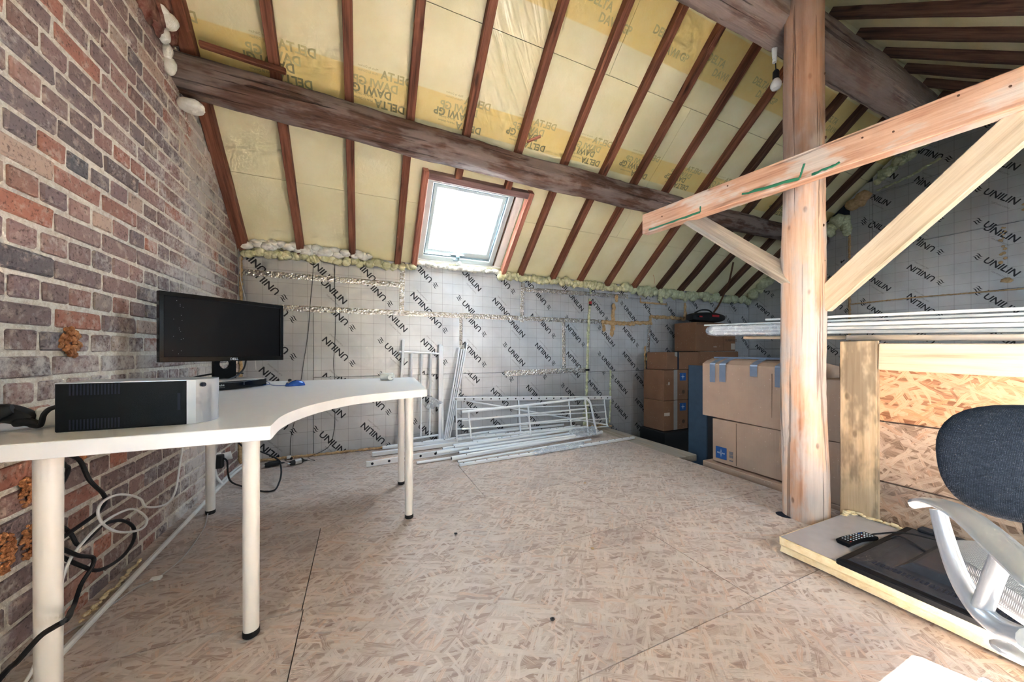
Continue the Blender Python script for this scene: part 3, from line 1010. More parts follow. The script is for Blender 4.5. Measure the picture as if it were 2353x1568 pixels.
foam('foam_bead', [(XW, 2.05, 2.96), (XW, 1.8, 3.00), (XW, 1.55, 3.10)], .014, 'foam_green', wr, .8, .5, (.6, 1.3, 1))

# ---- ceiling: insulation boards under a printed membrane, rafters proud of it
SR = (YB - YR) * KS
ceil = struct('ceiling', (2.4, YB, ZE))
HX0, HX1, HS0, HS1 = 0.50, 1.44, 0.02, 0.90


def cpanel(poly):
    return B().prism(poly, -0.10, R.uniform(-.002, 0)).obj('insulation_panel', MT['membrane'], ceil, F_ROOF)


g = 0.0017
X0, X1 = XL - .1, XR + .1


def rect(a, b_, c, d): return [(a + g, c + g), (b_ - g, c + g), (b_ - g, d - g), (a + g, d - g)]


cpanel(rect(X0, HX0, -.12, .62))
cpanel([(HX0 - g, -.12), (HX1 + g, -.12), (HX1 + g, HS0), (HX0 - g, HS0)])
cpanel(rect(HX1, 1.72, -.12, .62)); cpanel(rect(1.72, 4.12, -.12, .62)); cpanel(rect(4.12, X1, -.12, .62))
cpanel([(X0, .62 + g), (HX0, .62 + g), (HX0, HS1), (HX1, HS1), (HX1, .62 + g), (2.70 - g, .62 + g), (2.70 - g, 1.915 - g), (X0, 1.915 - g)])
cpanel(rect(2.70, X1, .62, 1.915))
cpanel(rect(X0, 1.78, 1.915, SR + .02)); cpanel(rect(1.78, 4.18, 1.915, SR + .02)); cpanel(rect(4.18, X1, 1.915, SR + .02))
dk = B()
for lo, hi in [((X0, -.15, -.16), (HX0, SR + .15, -.101)), ((HX1, -.15, -.16), (X1, SR + .15, -.101)), ((HX0, -.15, -.16), (HX1, HS0, -.101)), ((HX0, HS1, -.16), (HX1, SR + .15, -.101))]:
    dk.box(lo, hi)
dk.obj('roof_deck', MT['strap'], ceil, F_ROOF)
RAFT = [-.915, -.493, -.075, .332, .762, 1.222, 1.679, 2.111, 2.505, 2.937, 3.39, 3.83, 4.26, 4.66, 5.13, 5.53]
for i, x in enumerate(RAFT):
    s0 = .925 if HX0 < x < HX1 else -.03
    w = .056 if i else .075
    old = x > 3.6
    p0 = F_ROOF @ V((x, s0, .034)); p1 = F_ROOF @ V((x, SR - .05, .034))
    beam('rafter', p0, p1, w * (1.1 if old else 1), .068, MT['rafter_old' if old else 'rafter'], ceil, up=F_ROOF.to_3x3() @ V((0, 0, 1)), rough=.006 if old else .002, bev=.003)

# printed words on the membrane
ND = text_mesh('DELTA', .068, .03, 1.0)
NW = text_mesh('DAWI GP', .068, .03, 1.0)
NS = text_mesh('Made by Dörken', .0185, 0, 1.0)
MIR = Matrix.Diagonal((-1, 1, 1, 1))
pa, pb = B(), B()
for k in range(-1, 11):
    xd = -.262 + .587 * k
    if xd > 5.9: break
    zz = .0012
    # mirrored copy (read through the sheet) above, rotated copy below
    put(pb, ND, T(V((xd, 1.452, zz))) @ MIR); put(pb, NW, T(V((xd - .09, 1.388, zz))) @ MIR)
    put(pb, NS, T(V((xd - .22, 1.487, zz))) @ MIR); put(pb, NS, T(V((xd - .22, 1.462, zz))) @ MIR)
    put(pa, ND, T(V((xd - .035, 1.322, zz))) @ Matrix.Rotation(PI, 4, 'Z')); put(pa, NW, T(V((xd - .13, 1.386, zz))) @ Matrix.Rotation(PI, 4, 'Z'))
    put(pa, NS, T(V((xd - .25, 1.312, zz))) @ Matrix.Rotation(PI, 4, 'Z')); put(pa, NS, T(V((xd - .25, 1.338, zz))) @ Matrix.Rotation(PI, 4, 'Z'))
    put(pb, ND, T(V((xd - .10, 2.235, zz))) @ Matrix.Rotation(-.02, 4, 'Z')); put(pb, NW, T(V((xd + .03, 2.165, zz))))
for b, nm in ((pa, 'lettering'), (pb, 'faint_lettering')):
    clip(b.bm, XL, XR, 0, SR)
    b.obj(nm, MT['ink_olive' if nm == 'lettering' else 'ink_faint'], ceil, F_ROOF)

# splinter stub and batten scrap lying on the purlin
beam('timber_scrap', (-.83, 2.46, 2.68), (-.42, 2.47, 2.665), .03, .03, MT['rafter'], ceil, rough=.003)
beam('wood_splinter', (1.235, 2.50, 2.665), (1.33, 2.44, 2.70), .03, .012, MT['trim'], ceil)

# ---- rear roof slope above and behind the camera
crear = struct('ceiling_rear', (2.4, YF, 1.2))
TR = (YR - YF) * KS
RT0, RT1 = (YR + .91) * KS - .095, (YR + 1.42) * KS
RHOLES = [(1.60, 2.68), (4.38, 5.08)]      # rear skylights: source of the sun patch, then one added to brighten the right gable
ed = [X0] + [v for h in RHOLES for v in h] + [X1]
dk = B()
for i, (a_, b_) in enumerate(zip(ed, ed[1:])):
    if i % 2 == 0:
        B().prism(rect(a_, b_, 0, TR + .3), -.10, 0).obj('insulation_panel', MT['membrane'], crear, F_REAR)
        dk.box((a_, -.15, -.16), (b_, TR + .3, -.101))
    else:
        B().prism([(a_ - g, 0), (b_ + g, 0), (b_ + g, RT0), (a_ - g, RT0)], -.10, 0).obj('insulation_panel', MT['membrane'], crear, F_REAR)
        B().prism([(a_ - g, RT1), (b_ + g, RT1), (b_ + g, TR + .3), (a_ - g, TR + .3)], -.10, 0).obj('insulation_panel', MT['membrane'], crear, F_REAR)
        dk.box((a_, -.15, -.16), (b_, RT0, -.101)); dk.box((a_, RT1, -.16), (b_, TR + .3, -.101))
dk.obj('roof_deck', MT['strap'], crear, F_REAR)
for x in [-.77, -.35, 0.11, .44, .88, 1.31, 1.79, 2.11, 2.54, 2.97, 3.42, 3.85, 4.30, 4.72, 5.15, 5.55]:
    t1 = RT0 - .06 if any(h[0] < x < h[1] for h in RHOLES) else TR
    beam('rafter', F_REAR @ V((x, .05, .032)), F_REAR @ V((x, t1, .032)), .06, .064, MT['rafter_old'], crear, up=F_REAR.to_3x3() @ V((0, 0, 1)), rough=.006, bev=.003)


# ---- skylights
def skylight(name, FM, x0, x1, s0, s1, loc, detail=True):
    w = struct(name, loc)
    def bx(nm, lo, hi, mat, par=w, bev=0.0): return B().box(lo, hi, None, bev).obj(nm, MT[mat], par, FM)
    f = .05
    fx1 = x1 - .10 if detail else x1
    o = B()
    for lo, hi in [((x0 + .03, s0 + .012, -.10), (x0 + .03 + f, s1 - .03, -.02)), ((fx1 - f, s0 + .012, -.10), (fx1, s1 - .03, -.02)), ((x0 + .03, s0 + .012, -.10), (fx1, s0 + .012 + f, -.02)), ((x0 + .03, s1 - .03 - f, -.10), (fx1, s1 - .03, -.02))]:
        o.box(lo, hi, None, .004)
    o.obj('window_frame', MT['pvc'], w, FM)
    i0, i1, j0, j1 = x0 + .03 + f, fx1 - f, s0 + .012 + f, s1 - .03 - f
    q = B()
    for lo, hi in [((i0, j0, -.09), (i0 + .012, j1, -.035)), ((i1 - .012, j0, -.09), (i1, j1, -.035)), ((i0, j0, -.09), (i1, j0 + .012, -.035)), ((i0, j1 - .012, -.09), (i1, j1, -.035))]:
        q.box(lo, hi)
    q.obj('gasket', MT['pvc_dark'], w, FM)
    q = B()
    e = .048 if detail else .032
    for lo, hi in [((i0, j0, -.085), (i0 + e, j1, -.05)), ((i1 - e, j0, -.085), (i1, j1, -.05)), ((i0, j0, -.085), (i1, j0 + e + .02, -.05)), ((i0, j1 - e, -.085), (i1, j1, -.05))]:
        q.box(lo, hi, None, .006)
    q.obj('sash', MT['pvc'], w, FM)
    bx('pane', (i0 + .01, j0 + .01, -.072), (i1 - .01, j1 - .01, -.066), 'glass')
    # reveal linings closing the depth of the roof
    for nm, lo, hi in [('reveal', (x0 - .004, s0, -.16), (x0 + .032, s1, -.012)), ('reveal', (fx1, s0, -.16), (x1 + .004, s1, -.03)), ('reveal', (x0, s0 - .004, -.16), (x1, s0 + .014, -.012)), ('reveal', (x0, s1 - .032, -.16), (x1, s1 + .004, -.012))]:
        bx(nm, lo, hi, 'white')
    if detail:
        bx('brown_joint', (fx1 + .004, s0 + .02, -.03), (fx1 + .014, s1 - .04, -.024), 'strap')
        bx('side_lining', (fx1 + .018, s0 + .015, -.03), (x1 - .004, s1 - .035, -.018), 'white')
        cx = (x0 + .03 + fx1) / 2
        h = B().box((cx - .075, j0 + .018, -.05), (cx + .075, j0 + .03, -.038), None, .004).box((cx - .018, s0 + .045, -.04), (cx + .018, j0 + .03, -.005), None, .006).obj('handle', MT['pvc_dark'], w, FM)
        B().tube([(cx, j0 + .02, -.02), (cx - .012, j0 - .005, .006), (cx - .05, j0 - .006, .008)], .009, 8).obj('latch', MT['pvc_dark'], h, FM, smooth=True)
    return w


win = skylight('window_1', F_ROOF, HX0, HX1, HS0, HS1, F_ROOF @ V((.95, .45, 0)))
up_n = F_ROOF.to_3x3() @ V((0, 0, 1))
for p0, p1, nm in [((.490, -.01, .03), (.490, .935, .03), 'batten'), ((1.465, -.01, .03), (1.465, .935, .03), 'batten')]:
    beam(nm, F_ROOF @ V(p0), F_ROOF @ V(p1), .05, .075, MT['trim'], win, up=up_n)
beam('header_batten', F_ROOF @ V((.515, .90, .03)), F_ROOF @ V((1.44, .90, .03)), .055, .075, MT['trim_dark'], win, up=up_n)
foam('foam_bead', [F_ROOF @ V((.53, .0, .02)), F_ROOF @ V((.95, .0, .03)), F_ROOF @ V((1.42, -.005, .02))], .03, 'foam_white', win, .5, .45, (1.1, .8, .8))
foam('foam_bead', [F_ROOF @ V((.93, .03, .01)), F_ROOF @ V((.97, .04, .01))], .022, 'foam_white', win, .5, .5)
for i, h in enumerate(RHOLES): skylight('window_%d' % (4 + i), F_REAR, h[0], h[1], RT0, RT1, F_REAR @ V(((h[0] + h[1]) / 2, (RT0 + RT1) / 2, 0)), False)  # the second rear skylight is unseen, added for its light


# sky portals in all window openings, the unseen added ones included
def portal(name, FM, x0, x1, y0, y1, n):
    l = bpy.data.lights.new(name, 'AREA'); l.shape = 'RECTANGLE'; l.size = abs(x1 - x0); l.size_y = abs(y1 - y0)
    l.cycles.is_portal = True
    o = bpy.data.objects.new(name, l)
    o.matrix_basis = FM @ T(V(((x0 + x1) / 2, (y0 + y1) / 2, n))) @ Matrix.Rotation(PI, 4, 'X')
    COL.objects.link(o)


portal('sky_portal', F_ROOF, HX0, HX1, HS0, HS1, -.165)
for h in RHOLES: portal('sky_portal', F_REAR, h[0], h[1], RT0, RT1, -.165)
portal('sky_portal', F_LEFT, WY0, WY1, WZ0, WZ1, -.255)

# ================================================================ TIMBER FRAME
log('purlin_log', (XL - .05, 2.55, 2.535), (XR - .02, 2.606, 2.508), .098, .098, MT['purlin'], sq=3.2, amp=.2, n=24, seg=.06, bow=.04, bowz=-.032,
    label='rough weathered purlin log running along the underside of the rafters', cat='beam')
log('ridge_log', (XL - .02, 1.26, 2.985), (4.36, 1.26, 2.985), .10, .125, MT['ridge'], sq=4, amp=.16, n=24, seg=.06,
    label='dusty grey hewn log resting on top of the upright post', cat='beam')
post = thing('upright_post', 'peeled pinkish log post standing by the floor edge', 'post', (2.335, 1.135, 0))
log('post_log', (2.347, 1.13, -.6), (2.350, 1.13, 2.99), .101, .101, MT['post'], post, up=(0, 1, 0), sq=2.6, amp=.13, n=24, seg=.05, taper=.88)
b = B()
for k in range(22):
    a = R.uniform(PI * .85, PI * 1.75); zz = R.uniform(.1, 2.8); r = R.uniform(.004, .01)
    b.blob((2.348 + .088 * math.cos(a), 1.13 + .088 * math.sin(a), zz), r, 1, .2, (1, 1, 1.3))
b.obj('branch_knots', MT['strap'], post, smooth='all', kind='stuff')
B().lathe([(.042, 0.0005), (.042, .0012)], (2.262, 1.185, 0), 24).obj('floor_cutout', MT['hole'], post)

ta, tb = V((2.035, 2.03, 1.945)), V((2.40, -.25, 1.945))
tie = thing('tie_beam', 'sawn orange pine beam crossing in front of the log post', 'beam', ta)
beam('beam_timber', ta, tb, .075, .15, MT['pine'], tie, rough=.0025)
dv = (tb - ta).normalized(); nv = V((-dv.y, dv.x, 0)); nv = nv if nv.x < 0 else -nv
for (t0, z0, t1, z1) in [(.06, 1.885, .45, 1.885), (.45, 1.885, .45, 1.925), (.70, 1.905, .98, 1.885), (.98, 1.885, 1.0, 1.955), (1.03, 1.88, 1.14, 1.895)]:
    pts = [ta + dv * (t0 + (t1 - t0) * i / 8) + nv * .0385 + V((0, 0, z0 - 1.945 + (z1 - z0) * i / 8 + R.uniform(-.003, .003))) for i in range(9)]
    B().tube(pts, [R.uniform(.0010, .0018) for _ in pts], 6, ry=.006).obj('green_paint_mark', MT['green_paint'], tie)
b = B()
for (t, z_) in [(.17, 1.95), (.62, 1.99), (1.22, 1.975), (1.32, 1.95), (1.50, 2.0), (1.62, 1.96)]:
    p = ta + dv * t + nv * .0375; b.cyl((p.x, p.y, z_), (p.x + nv.x * .004, p.y + nv.y * .004, z_), .004, .004, 8)
b.obj('screw_heads', MT['strap'], tie, kind='stuff')
beam('diagonal_brace', (2.125, 1.735, 1.93), (2.325, 1.10, 1.315), .045, .11, MT['plank_grey'], up=(.2, .6, 1), rough=.002,
     label='grey weathered brace rising from the post towards the far end of the pine beam', cat='brace')
beam('diagonal_brace', (2.385, 1.07, 1.222), (2.316, .285, 1.945), .045, .125, MT['brace'], up=(0, .6, 1), rough=.002,
     label='pale plank brace rising from the post towards the camera side of the pine beam', cat='brace')

# bulb hanging from the roof
bl = thing('hanging_bulb', 'white light bulb in a black holder hanging beside the post', 'light bulb', (2.390, 1.3, 2.62))
B().lathe([(.004, -.052), (.022, -.046), (.030, -.030), (.030, -.014), (.022, .004), (.014, .018)], (2.390, 1.3, 2.655), 20).obj('bulb', MT['bulb'], bl, smooth=True)
B().lathe([(.016, 0), (.018, .01), (.017, .05), (.008, .062)], (2.390, 1.3, 2.668), 16).obj('lamp_holder', MT['black_soft'], bl, smooth=True)
B().tube(crom([(2.390, 1.3, 2.72), (2.387, 1.3, 2.76), (2.385, 1.3, 2.80)]), .003, 6).obj('cord', MT['black_soft'], bl)
B().tube(crom([(2.375, 1.3, 2.77), (2.383, 1.3, 2.88), (2.400, 1.3, 3.02)]), .012, 8).obj('white_sleeve', MT['white'], bl, smooth=True)
B().tube(crom([(2.370, 1.3, 2.79), (2.375, 1.31, 2.95), (2.415, 1.31, 3.06), (2.445, 1.31, 3.45)]), .009, 8).obj('white_cable', MT['white'], bl, smooth=True)

# ================================================================ DESK
DZ = .755
desk = thing('corner_desk', 'white corner desk with a concave front on five round legs', 'desk', (-.3, 2.0, 0))
outer = [(.379, 2.76), (-.90, 2.76), (-.90, 1.09), (-.219, 1.086)]
curve = crom([(-.219, 1.086), (-.222, 1.235), (-.198, 1.370), (-.139, 1.517), (-.030, 1.668), (.132, 1.760), (.317, 1.822)], 6)
topb = B().prism([(p[0], p[1]) for p in outer] + [(p.x, p.y) for p in curve[1:]], DZ - .037, DZ)
topb.obj('table_top', MT['white_lam'], desk, bev=.0015, seg=1)
for (x, y) in [(-.715, 1.25), (-.338, 1.405), (-.812, 2.56), (.264, 2.577), (.252, 2.036)]:
    lg = B().tube([(x, y, .022), (x, y, DZ - .038)], [.0225, .0245], 20).obj('leg', MT['white_leg'], desk, smooth=True)
    B().lathe([(.021, .0005), (.024, .004), (.024, .022)], (x, y, 0), 20).obj('foot_cap', MT['black_soft'], lg, smooth=True)
    B().lathe([(.04, 0), (.04, .006)], (x, y, DZ - .0435), 16).obj('mounting_plate', MT['white_leg'], lg)

# ---- uninterruptible power supply lying at the near end
ups = thing('power_backup_unit', 'black power backup box with a silver front on the near end of the desk', 'power unit', (-.55, 1.27, DZ))
UX0, UX1, UY0, UY1, UZ0, UZ1 = -.677, -.432, 1.20, 1.335, DZ + .0005, DZ + .119
body = B().box((UX0, UY0, UZ0), (UX1, UY1, UZ1), None, .002).obj('case', MT['black'], ups)
for row_z0, row_z1 in ((UZ1 - .030, UZ1 - .003), (UZ0 + .004, UZ0 + .029)):
    for k in range(15):
        x = UX0 + .025 + k * .0062
        B().box((x, UY0 - .0012, row_z0), (x + .0028, UY0 + .002, row_z1)).obj('vent_slot', MT['hole'], body)
B().box((UX0, UY0 + .001, UZ1 - .001), (UX1, UY1, UZ1 + .0012)).obj('top_cover', MT['silver_ups'], ups)
fp = [(UY0 + .002, 0), (UY0 + .006, .018), (UY0 + .035, .040), (UY0 + .068, .046), (UY1 - .035, .040), (UY1 - .006, .018), (UY1 - .002, 0)]
bz = B().prism([(UX1 + d, y) for y, d in fp], UZ0, UZ1 + .001).obj('front_bezel', MT['silver_ups'], ups, smooth=True)
B().tube([(UX1 + .030, UY0 + .014, UZ1 - .013), (UX1 + .034, UY0 + .011, UZ1 - .013)], .006, 12).obj('power_button', MT['hole'], bz)
B().box((UX1 - .018, UY0 - .0008, UZ0 + .04), (UX1 - .012, UY0 + .001, UZ0 + .085)).obj('latch_slot', MT['hole'], body)
# plugs and cables behind it
cb = thing('plug_cluster', 'tangle of black plugs and cable lying behind the power unit', 'cable', (-.79, 1.30, DZ))
B().tube(crom([(UX0 + .005, 1.25, DZ + .055), (UX0 - .03, 1.252, DZ + .056), (UX0 - .05, 1.258, DZ + .04), (UX0 - .058, 1.26, DZ + .012), (UX0 - .08, 1.27, DZ + .012)]), .0055, 8).obj('cable', MT['black_soft'], cb, smooth=True)
B().tube([(UX0 + .003, 1.25, DZ + .055), (UX0 - .022, 1.25, DZ + .055)], [.009, .006], 10).obj('connector', MT['black_soft'], cb, smooth=True)
for p0, p1, r in [((-.845, 1.30, DZ + .045), (-.765, 1.29, DZ + .022), .022), ((-.83, 1.265, DZ + .03), (-.79, 1.275, DZ + .055), .018), ((-.79, 1.28, DZ + .018), (-.745, 1.275, DZ + .01), .010)]:
    B().tube(crom([p0, V(p0).lerp(V(p1), .5) + V((0, 0, .006)), p1], 4), [r * k for k in (.8, 1, 1.05, 1.05, 1, .95, .9, .8, .6)], 10, sq=3).obj('plug', MT['black_soft'], cb, smooth=True)
B().tube(crom([(-.86, 1.33, DZ + .05), (-.88, 1.28, DZ + .06), (-.87, 1.22, DZ + .04), (-.88, 1.17, DZ + .02)]), .008, 8).obj('cable', MT['black_soft'], cb, smooth=True)
B().box((-.765, 1.29, DZ + .0005), (-.70, 1.345, DZ + .052), None, .006).obj('plastic_housing', MT['white'], label='white plastic power strip end lying behind the power unit', cat='power strip')

# ---- recorder and monitor
ax = V((.174, .255, 0)).normalized(); ay = V((-ax.y, ax.x, 0))
rec = thing('video_recorder', 'flat black video recorder with a silver line under the monitor', 'recorder', (-.66, 2.33, DZ))
MR = frame((-.683, 2.15, DZ), tuple(ax), tuple(ay))
B().box((0, 0, .004), (.31, .20, .044), None, .002).obj('case', MT['black'], rec, MR)
fb = B().box((0, -.004, .003), (.31, .0005, .046), None, .001).obj('front_panel', MT['black_gloss'], rec, MR)
b = B()
for p, q in [((.004, .041), (.172, .036)), ((.172, .036), (.308, .043)), ((.172, .036), (.172, .018))]:
    b.tube([(p[0], -.0046, p[1]), (q[0], -.0046, q[1])], .0009, 5)
b.obj('silver_line', MT['silver'], fb, MR)
LM = MR @ T(V((0, -.0045, 0))) @ Matrix.Rotation(PI / 2, 4, 'X')
b = B(); put(b, text_mesh('nayobe', .016, .02), LM @ T(V((.02, .022, .0002)))); put(b, text_mesh('Digital Video Recorder', .0052, 0), LM @ T(V((.02, .014, .0002))))
b.obj('lettering', MT['logo_white'], fb, ID)
b = B()
for k, c in enumerate((.150, .163, .176)): b.box((c, -.0046, .0415), (c + .004, -.0036, .0425))
b.obj('status_light', MT['red'], fb, MR)
for x in (.03, .28):
    for y in (.03, .17): B().cyl((x, y, 0.0005), (x, y, .005), .008, n=10).obj('foot', MT['black_soft'], rec, MR)

mon = thing('computer_monitor', 'black widescreen monitor standing on the recorder', 'monitor', (-.65, 2.29, DZ + .045))
m0, m1 = V((-.856, 2.096, 0)), V((-.441, 2.481, 0))
mx = (m1 - m0).normalized()
MM = frame((m0.x, m0.y, .903), tuple(mx), (0, 0, 1))          # x along the screen, y up, z out of the screen
MW, MH = (m1 - m0).length, .332
bez = B()
for lo, hi in [((0, 0, -.012), (MW, .026, .012)), ((0, MH - .021, -.012), (MW, MH, .012)), ((0, .02, -.012), (.019, MH - .015, .012)), ((MW - .019, .02, -.012), (MW, MH - .015, .012))]:
    bez.box(lo, hi, None, .002)
bz = bez.obj('bezel', MT['black_gloss'], mon, MM)
B().box((.015, .02, -.010), (MW - .015, MH - .016, .004)).obj('screen', MT['screen'], mon, MM)
bk = B().prism([(.05, .04), (MW - .05, .04), (MW - .05, MH - .04), (.05, MH - .04)], -.045, -.010); bk.box((.004, .004, -.022), (MW - .004, MH - .004, -.010), None, .004)
bk.obj('rear_shell', MT['black'], mon, MM)
b = B(); tl = text_mesh('DELL', .017, .03); put(b, tl, MM @ T(V((MW / 2 - tl[2] / 2 + .02, .006, .0127)))); b.obj('lettering', MT['logo_white'], bz, ID)
b = B()
for k in range(16): b.blob(MM @ V((.05 + R.random() * .05, .03 + R.random() * .27, .0045)), .0011, 1)
b.obj('dust_specks', MT['logo_white'], mon, kind='stuff')
cxm = MW / 2
nk = B()
# neck with the round cable hole
N = 24; hole_c = (cxm, .005 - .02); rr = .027
outer_p = [(cxm - .050, .06), (cxm - .052, -.105), (cxm + .052, -.105), (cxm + .050, .06)]
def edge_pt(a):
    dx, dy = math.cos(a), math.sin(a)
    t = min([(s_ * .050) / dx for s_ in (1, -1) if dx * s_ > 1e-6] + [((.075 if dy > 0 else -.09)) / dy if abs(dy) > 1e-6 else 9])
    return (hole_c[0] + dx * t, hole_c[1] + dy * t)
for zz, flip in ((-.055, 0), (-.030, 1)):
    pass
ri = [[nk.bm.verts.new((hole_c[0] + rr * math.cos(2 * PI * i / N), hole_c[1] + rr * math.sin(2 * PI * i / N), z_)) for i in range(N)] for z_ in (-.055, -.030)]
ro_ = [[nk.bm.verts.new(edge_pt(2 * PI * i / N) + (z_,)) for i in range(N)] for z_ in (-.055, -.030)]
for i in range(N):
    j = (i + 1) % N
    nk.bm.faces.new((ri[0][i], ri[0][j], ro_[0][j], ro_[0][i])); nk.bm.faces.new((ri[1][i], ro_[1][i], ro_[1][j], ri[1][j]))
    nk.bm.faces.new((ri[0][i], ri[1][i], ri[1][j], ri[0][j])); nk.bm.faces.new((ro_[0][i], ro_[0][j], ro_[1][j], ro_[1][i]))
nk.obj('stand_neck', MT['black'], mon, MM)
BMx = frame((-.655, 2.285, DZ + .0455), tuple(mx), (-mx.y, mx.x, 0))
B().prism([(-.13, -.10), (.13, -.10), (.13, .07), (.09, .09), (-.09, .09), (-.13, .07)], 0, .008).obj('stand_base', MT['grey_plate'], mon, BMx, bev=.002, seg=1)
B().tube(crom([MM @ V((cxm + .10, .02, -.03)), MM @ V((cxm + .085, -.04, -.02)), MM @ V((cxm + .03, -.085, .0)), MM @ V((cxm - .06, -.10, .02)), (-.80, 2.25, DZ + .06), (-.86, 2.2, DZ + .03)]), .0045, 8).obj('video_cable', MT['dark_grey'], label='grey cable curling from the monitor across the stand base', cat='cable', smooth=True)
B().tube(crom([(-.62, 2.42, DZ + .075), (-.70, 2.33, DZ + .082), (-.78, 2.22, DZ + .065), (-.84, 2.10, DZ + .02)]), .0045, 8).obj('power_cable', MT['black_soft'], label='black cable looping behind the monitor neck', cat='cable', smooth=True)
B().tube(crom([(-.89, 1.95, DZ + .01), (-.885, 2.02, DZ + .045), (-.875, 2.10, DZ + .05), (-.87, 2.16, DZ + .02)]), .003, 6).obj('loop_cable', MT['black_soft'], label='thin black wire arching against the bricks behind the power unit', cat='cable', smooth=True)

# ---- mouse
ms = thing('computer_mouse', 'small blue and grey mouse on the desk', 'mouse', (-.35, 2.33, DZ))
d = V((.75, .5, 0)).normalized()
MMo = frame((-.35, 2.33, DZ + .001), tuple(d), (-d.y, d.x, 0))
b = B(); rings = []
for t, w, h in [(-.05, .010, .008), (-.044, .022, .020), (-.025, .029, .030), (0, .030, .034), (.025, .028, .030), (.042, .022, .022), (.05, .010, .010)]:
    rings.append([b.bm.verts.new((t, w * math.cos(PI * j / 8), h * math.sin(PI * j / 8) if 0 < j < 8 else 0)) for j in range(9)])
for r0, r1 in zip(rings, rings[1:]):
    for j in range(9): b.bm.faces.new((r0[j], r0[(j + 1) % 9], r1[(j + 1) % 9], r1[j]))
b.bm.faces.new(rings[0]); b.bm.faces.new(list(reversed(rings[-1])))
sh = b.obj('shell', MT['blue'], ms, MMo, smooth='all')
b = B()
for t, w, h in [(-.046, .019, .0195), (-.025, .017, .0312), (-.005, .012, .0345), (.008, .006, .0352)]:
    rings.append(None)
    b.bm.verts.new((t, -w, h - w * w * 6)); b.bm.verts.new((t, 0, h + .0008)); b.bm.verts.new((t, w, h - w * w * 6))
b.bm.verts.ensure_lookup_table()
for i in range(3):
    for j in range(2): b.bm.faces.new((b.bm.verts[i * 3 + j], b.bm.verts[i * 3 + 3 + j], b.bm.verts[i * 3 + 4 + j], b.bm.verts[i * 3 + 1 + j]))
b.obj('button_panel', MT['grey_plate'], ms, MMo, smooth='all')
B().tube([(-.030, -.005, .033), (-.030, .005, .033)], .008, 12).obj('scroll_wheel', MT['black_soft'], ms, MMo, smooth=True)
B().tube(crom([MMo @ V((-.05, 0, .006)), (-.44, 2.34, DZ + .004), (-.48, 2.40, DZ + .004), (-.50, 2.45, DZ + .004), (-.53, 2.43, DZ + .012), (-.51, 2.38, DZ + .006), (-.49, 2.41, DZ + .012), (-.54, 2.46, DZ + .03), (-.60, 2.47, DZ + .03)]), .0016, 6).obj('cord', MT['blue'], ms, smooth=True)

# ---- white travel adapter
ad = thing('plug_adapter', 'white round plug adapter lying on the far end of the desk', 'adapter', (.168, 2.54, DZ))
B().tube([(.12, 2.55, DZ + .027), (.128, 2.55, DZ + .027), (.20, 2.525, DZ + .027), (.208, 2.522, DZ + .027)], [.022, .026, .026, .022], 20).obj('body', MT['white'], ad, smooth=True)
B().tube([(.178, 2.51, DZ + .022), (.185, 2.492, DZ + .022)], [.021, .019], 18).obj('socket_face', MT['white'], ad, smooth=True)
b = B()
for dx in (-.008, .008): b.cyl((.186 + dx, 2.4925, DZ + .022), (.187 + dx, 2.490, DZ + .022), .0025, n=8)
b.obj('socket_holes', MT['hole'], ad, kind='stuff')
for k in (0, 1): B().cyl((.118, 2.545 + .012 * k, DZ + .027), (.10, 2.551 + .012 * k, DZ + .027), .0025, n=8).obj('pin', MT['silver'], ad)

# ================================================================ CABLES UNDER THE DESK
def cable(name, pts, r, mat, label, n=5, **k):
    return B().tube(crom(pts, n), r, 8).obj(name, MT[mat], label=label, cat='cable', smooth=True, **k)


cable('black_cable', [(-.87, 1.52, .70), (-.87, 1.57, .633), (-.87, 1.645, .587), (-.87, 1.692, .503), (-.87, 1.76, .43), (-.87, 1.77, .395), (-.87, 1.725, .371), (-.87, 1.616, .362), (-.88, 1.55, .35)], .0065, 'black_soft', 'thick black cable hanging in a bend against the bricks below the desk')
cable('black_cable', [(-.885, 1.56, .70), (-.88, 1.592, .596), (-.88, 1.616, .569), (-.88, 1.595, .532), (-.88, 1.55, .50)], .006, 'black_soft', 'short black cable loop just below the desk top beside the near leg')
cable('black_cable', [(-.88, 1.54, .42), (-.88, 1.592, .387), (-.88, 1.627, .348), (-.87, 1.645, .299), (-.86, 1.70, .315), (-.86, 1.749, .321), (-.86, 1.846, .29), (-.86, 1.922, .228), (-.86, 1.922, .172), (-.86, 1.846, .145), (-.86, 1.723, .167), (-.86, 1.634, .233), (-.86, 1.54, .32)], .006, 'black_soft', 'black cable coiled in a wide loop against the lower bricks')
cable('black_cable', [(-.84, 1.48, .38), (-.84, 1.52, .345), (-.84, 1.588, .287), (-.84, 1.65, .247), (-.83, 1.626, .226), (-.835, 1.588, .193), (-.84, 1.567, .142), (-.735, 1.36, .235), (-.628, 1.15, .327), (-.652, 1.155, .312), (-.680, 1.1635, .292), (-.726, 1.184, .236), (-.763, 1.20, .196), (-.84, 1.17, .06), (-.89, 1.12, .012)], .006, 'black_soft', 'black cable running down in front of the near desk leg')
cable('white_cable', [(-.86, 1.36, .02), (-.84, 1.393, .048), (-.84, 1.435, .091), (-.84, 1.523, .26), (-.85, 1.593, .303), (-.85, 1.703, .335), (-.85, 1.824, .331), (-.85, 1.911, .304), (-.85, 1.995, .228), (-.85, 1.958, .202), (-.85, 1.824, .252), (-.85, 1.729, .322), (-.85, 1.694, .386), (-.85, 1.729, .414), (-.85, 1.824, .399), (-.85, 1.946, .335), (-.85, 1.995, .279), (-.86, 2.18, .219), (-.87, 2.298, .241), (-.88, 2.373, .358), (-.89, 2.433, .451), (-.89, 2.47, .70)], .0045, 'white', 'white cable tied in a double loop below the desk')
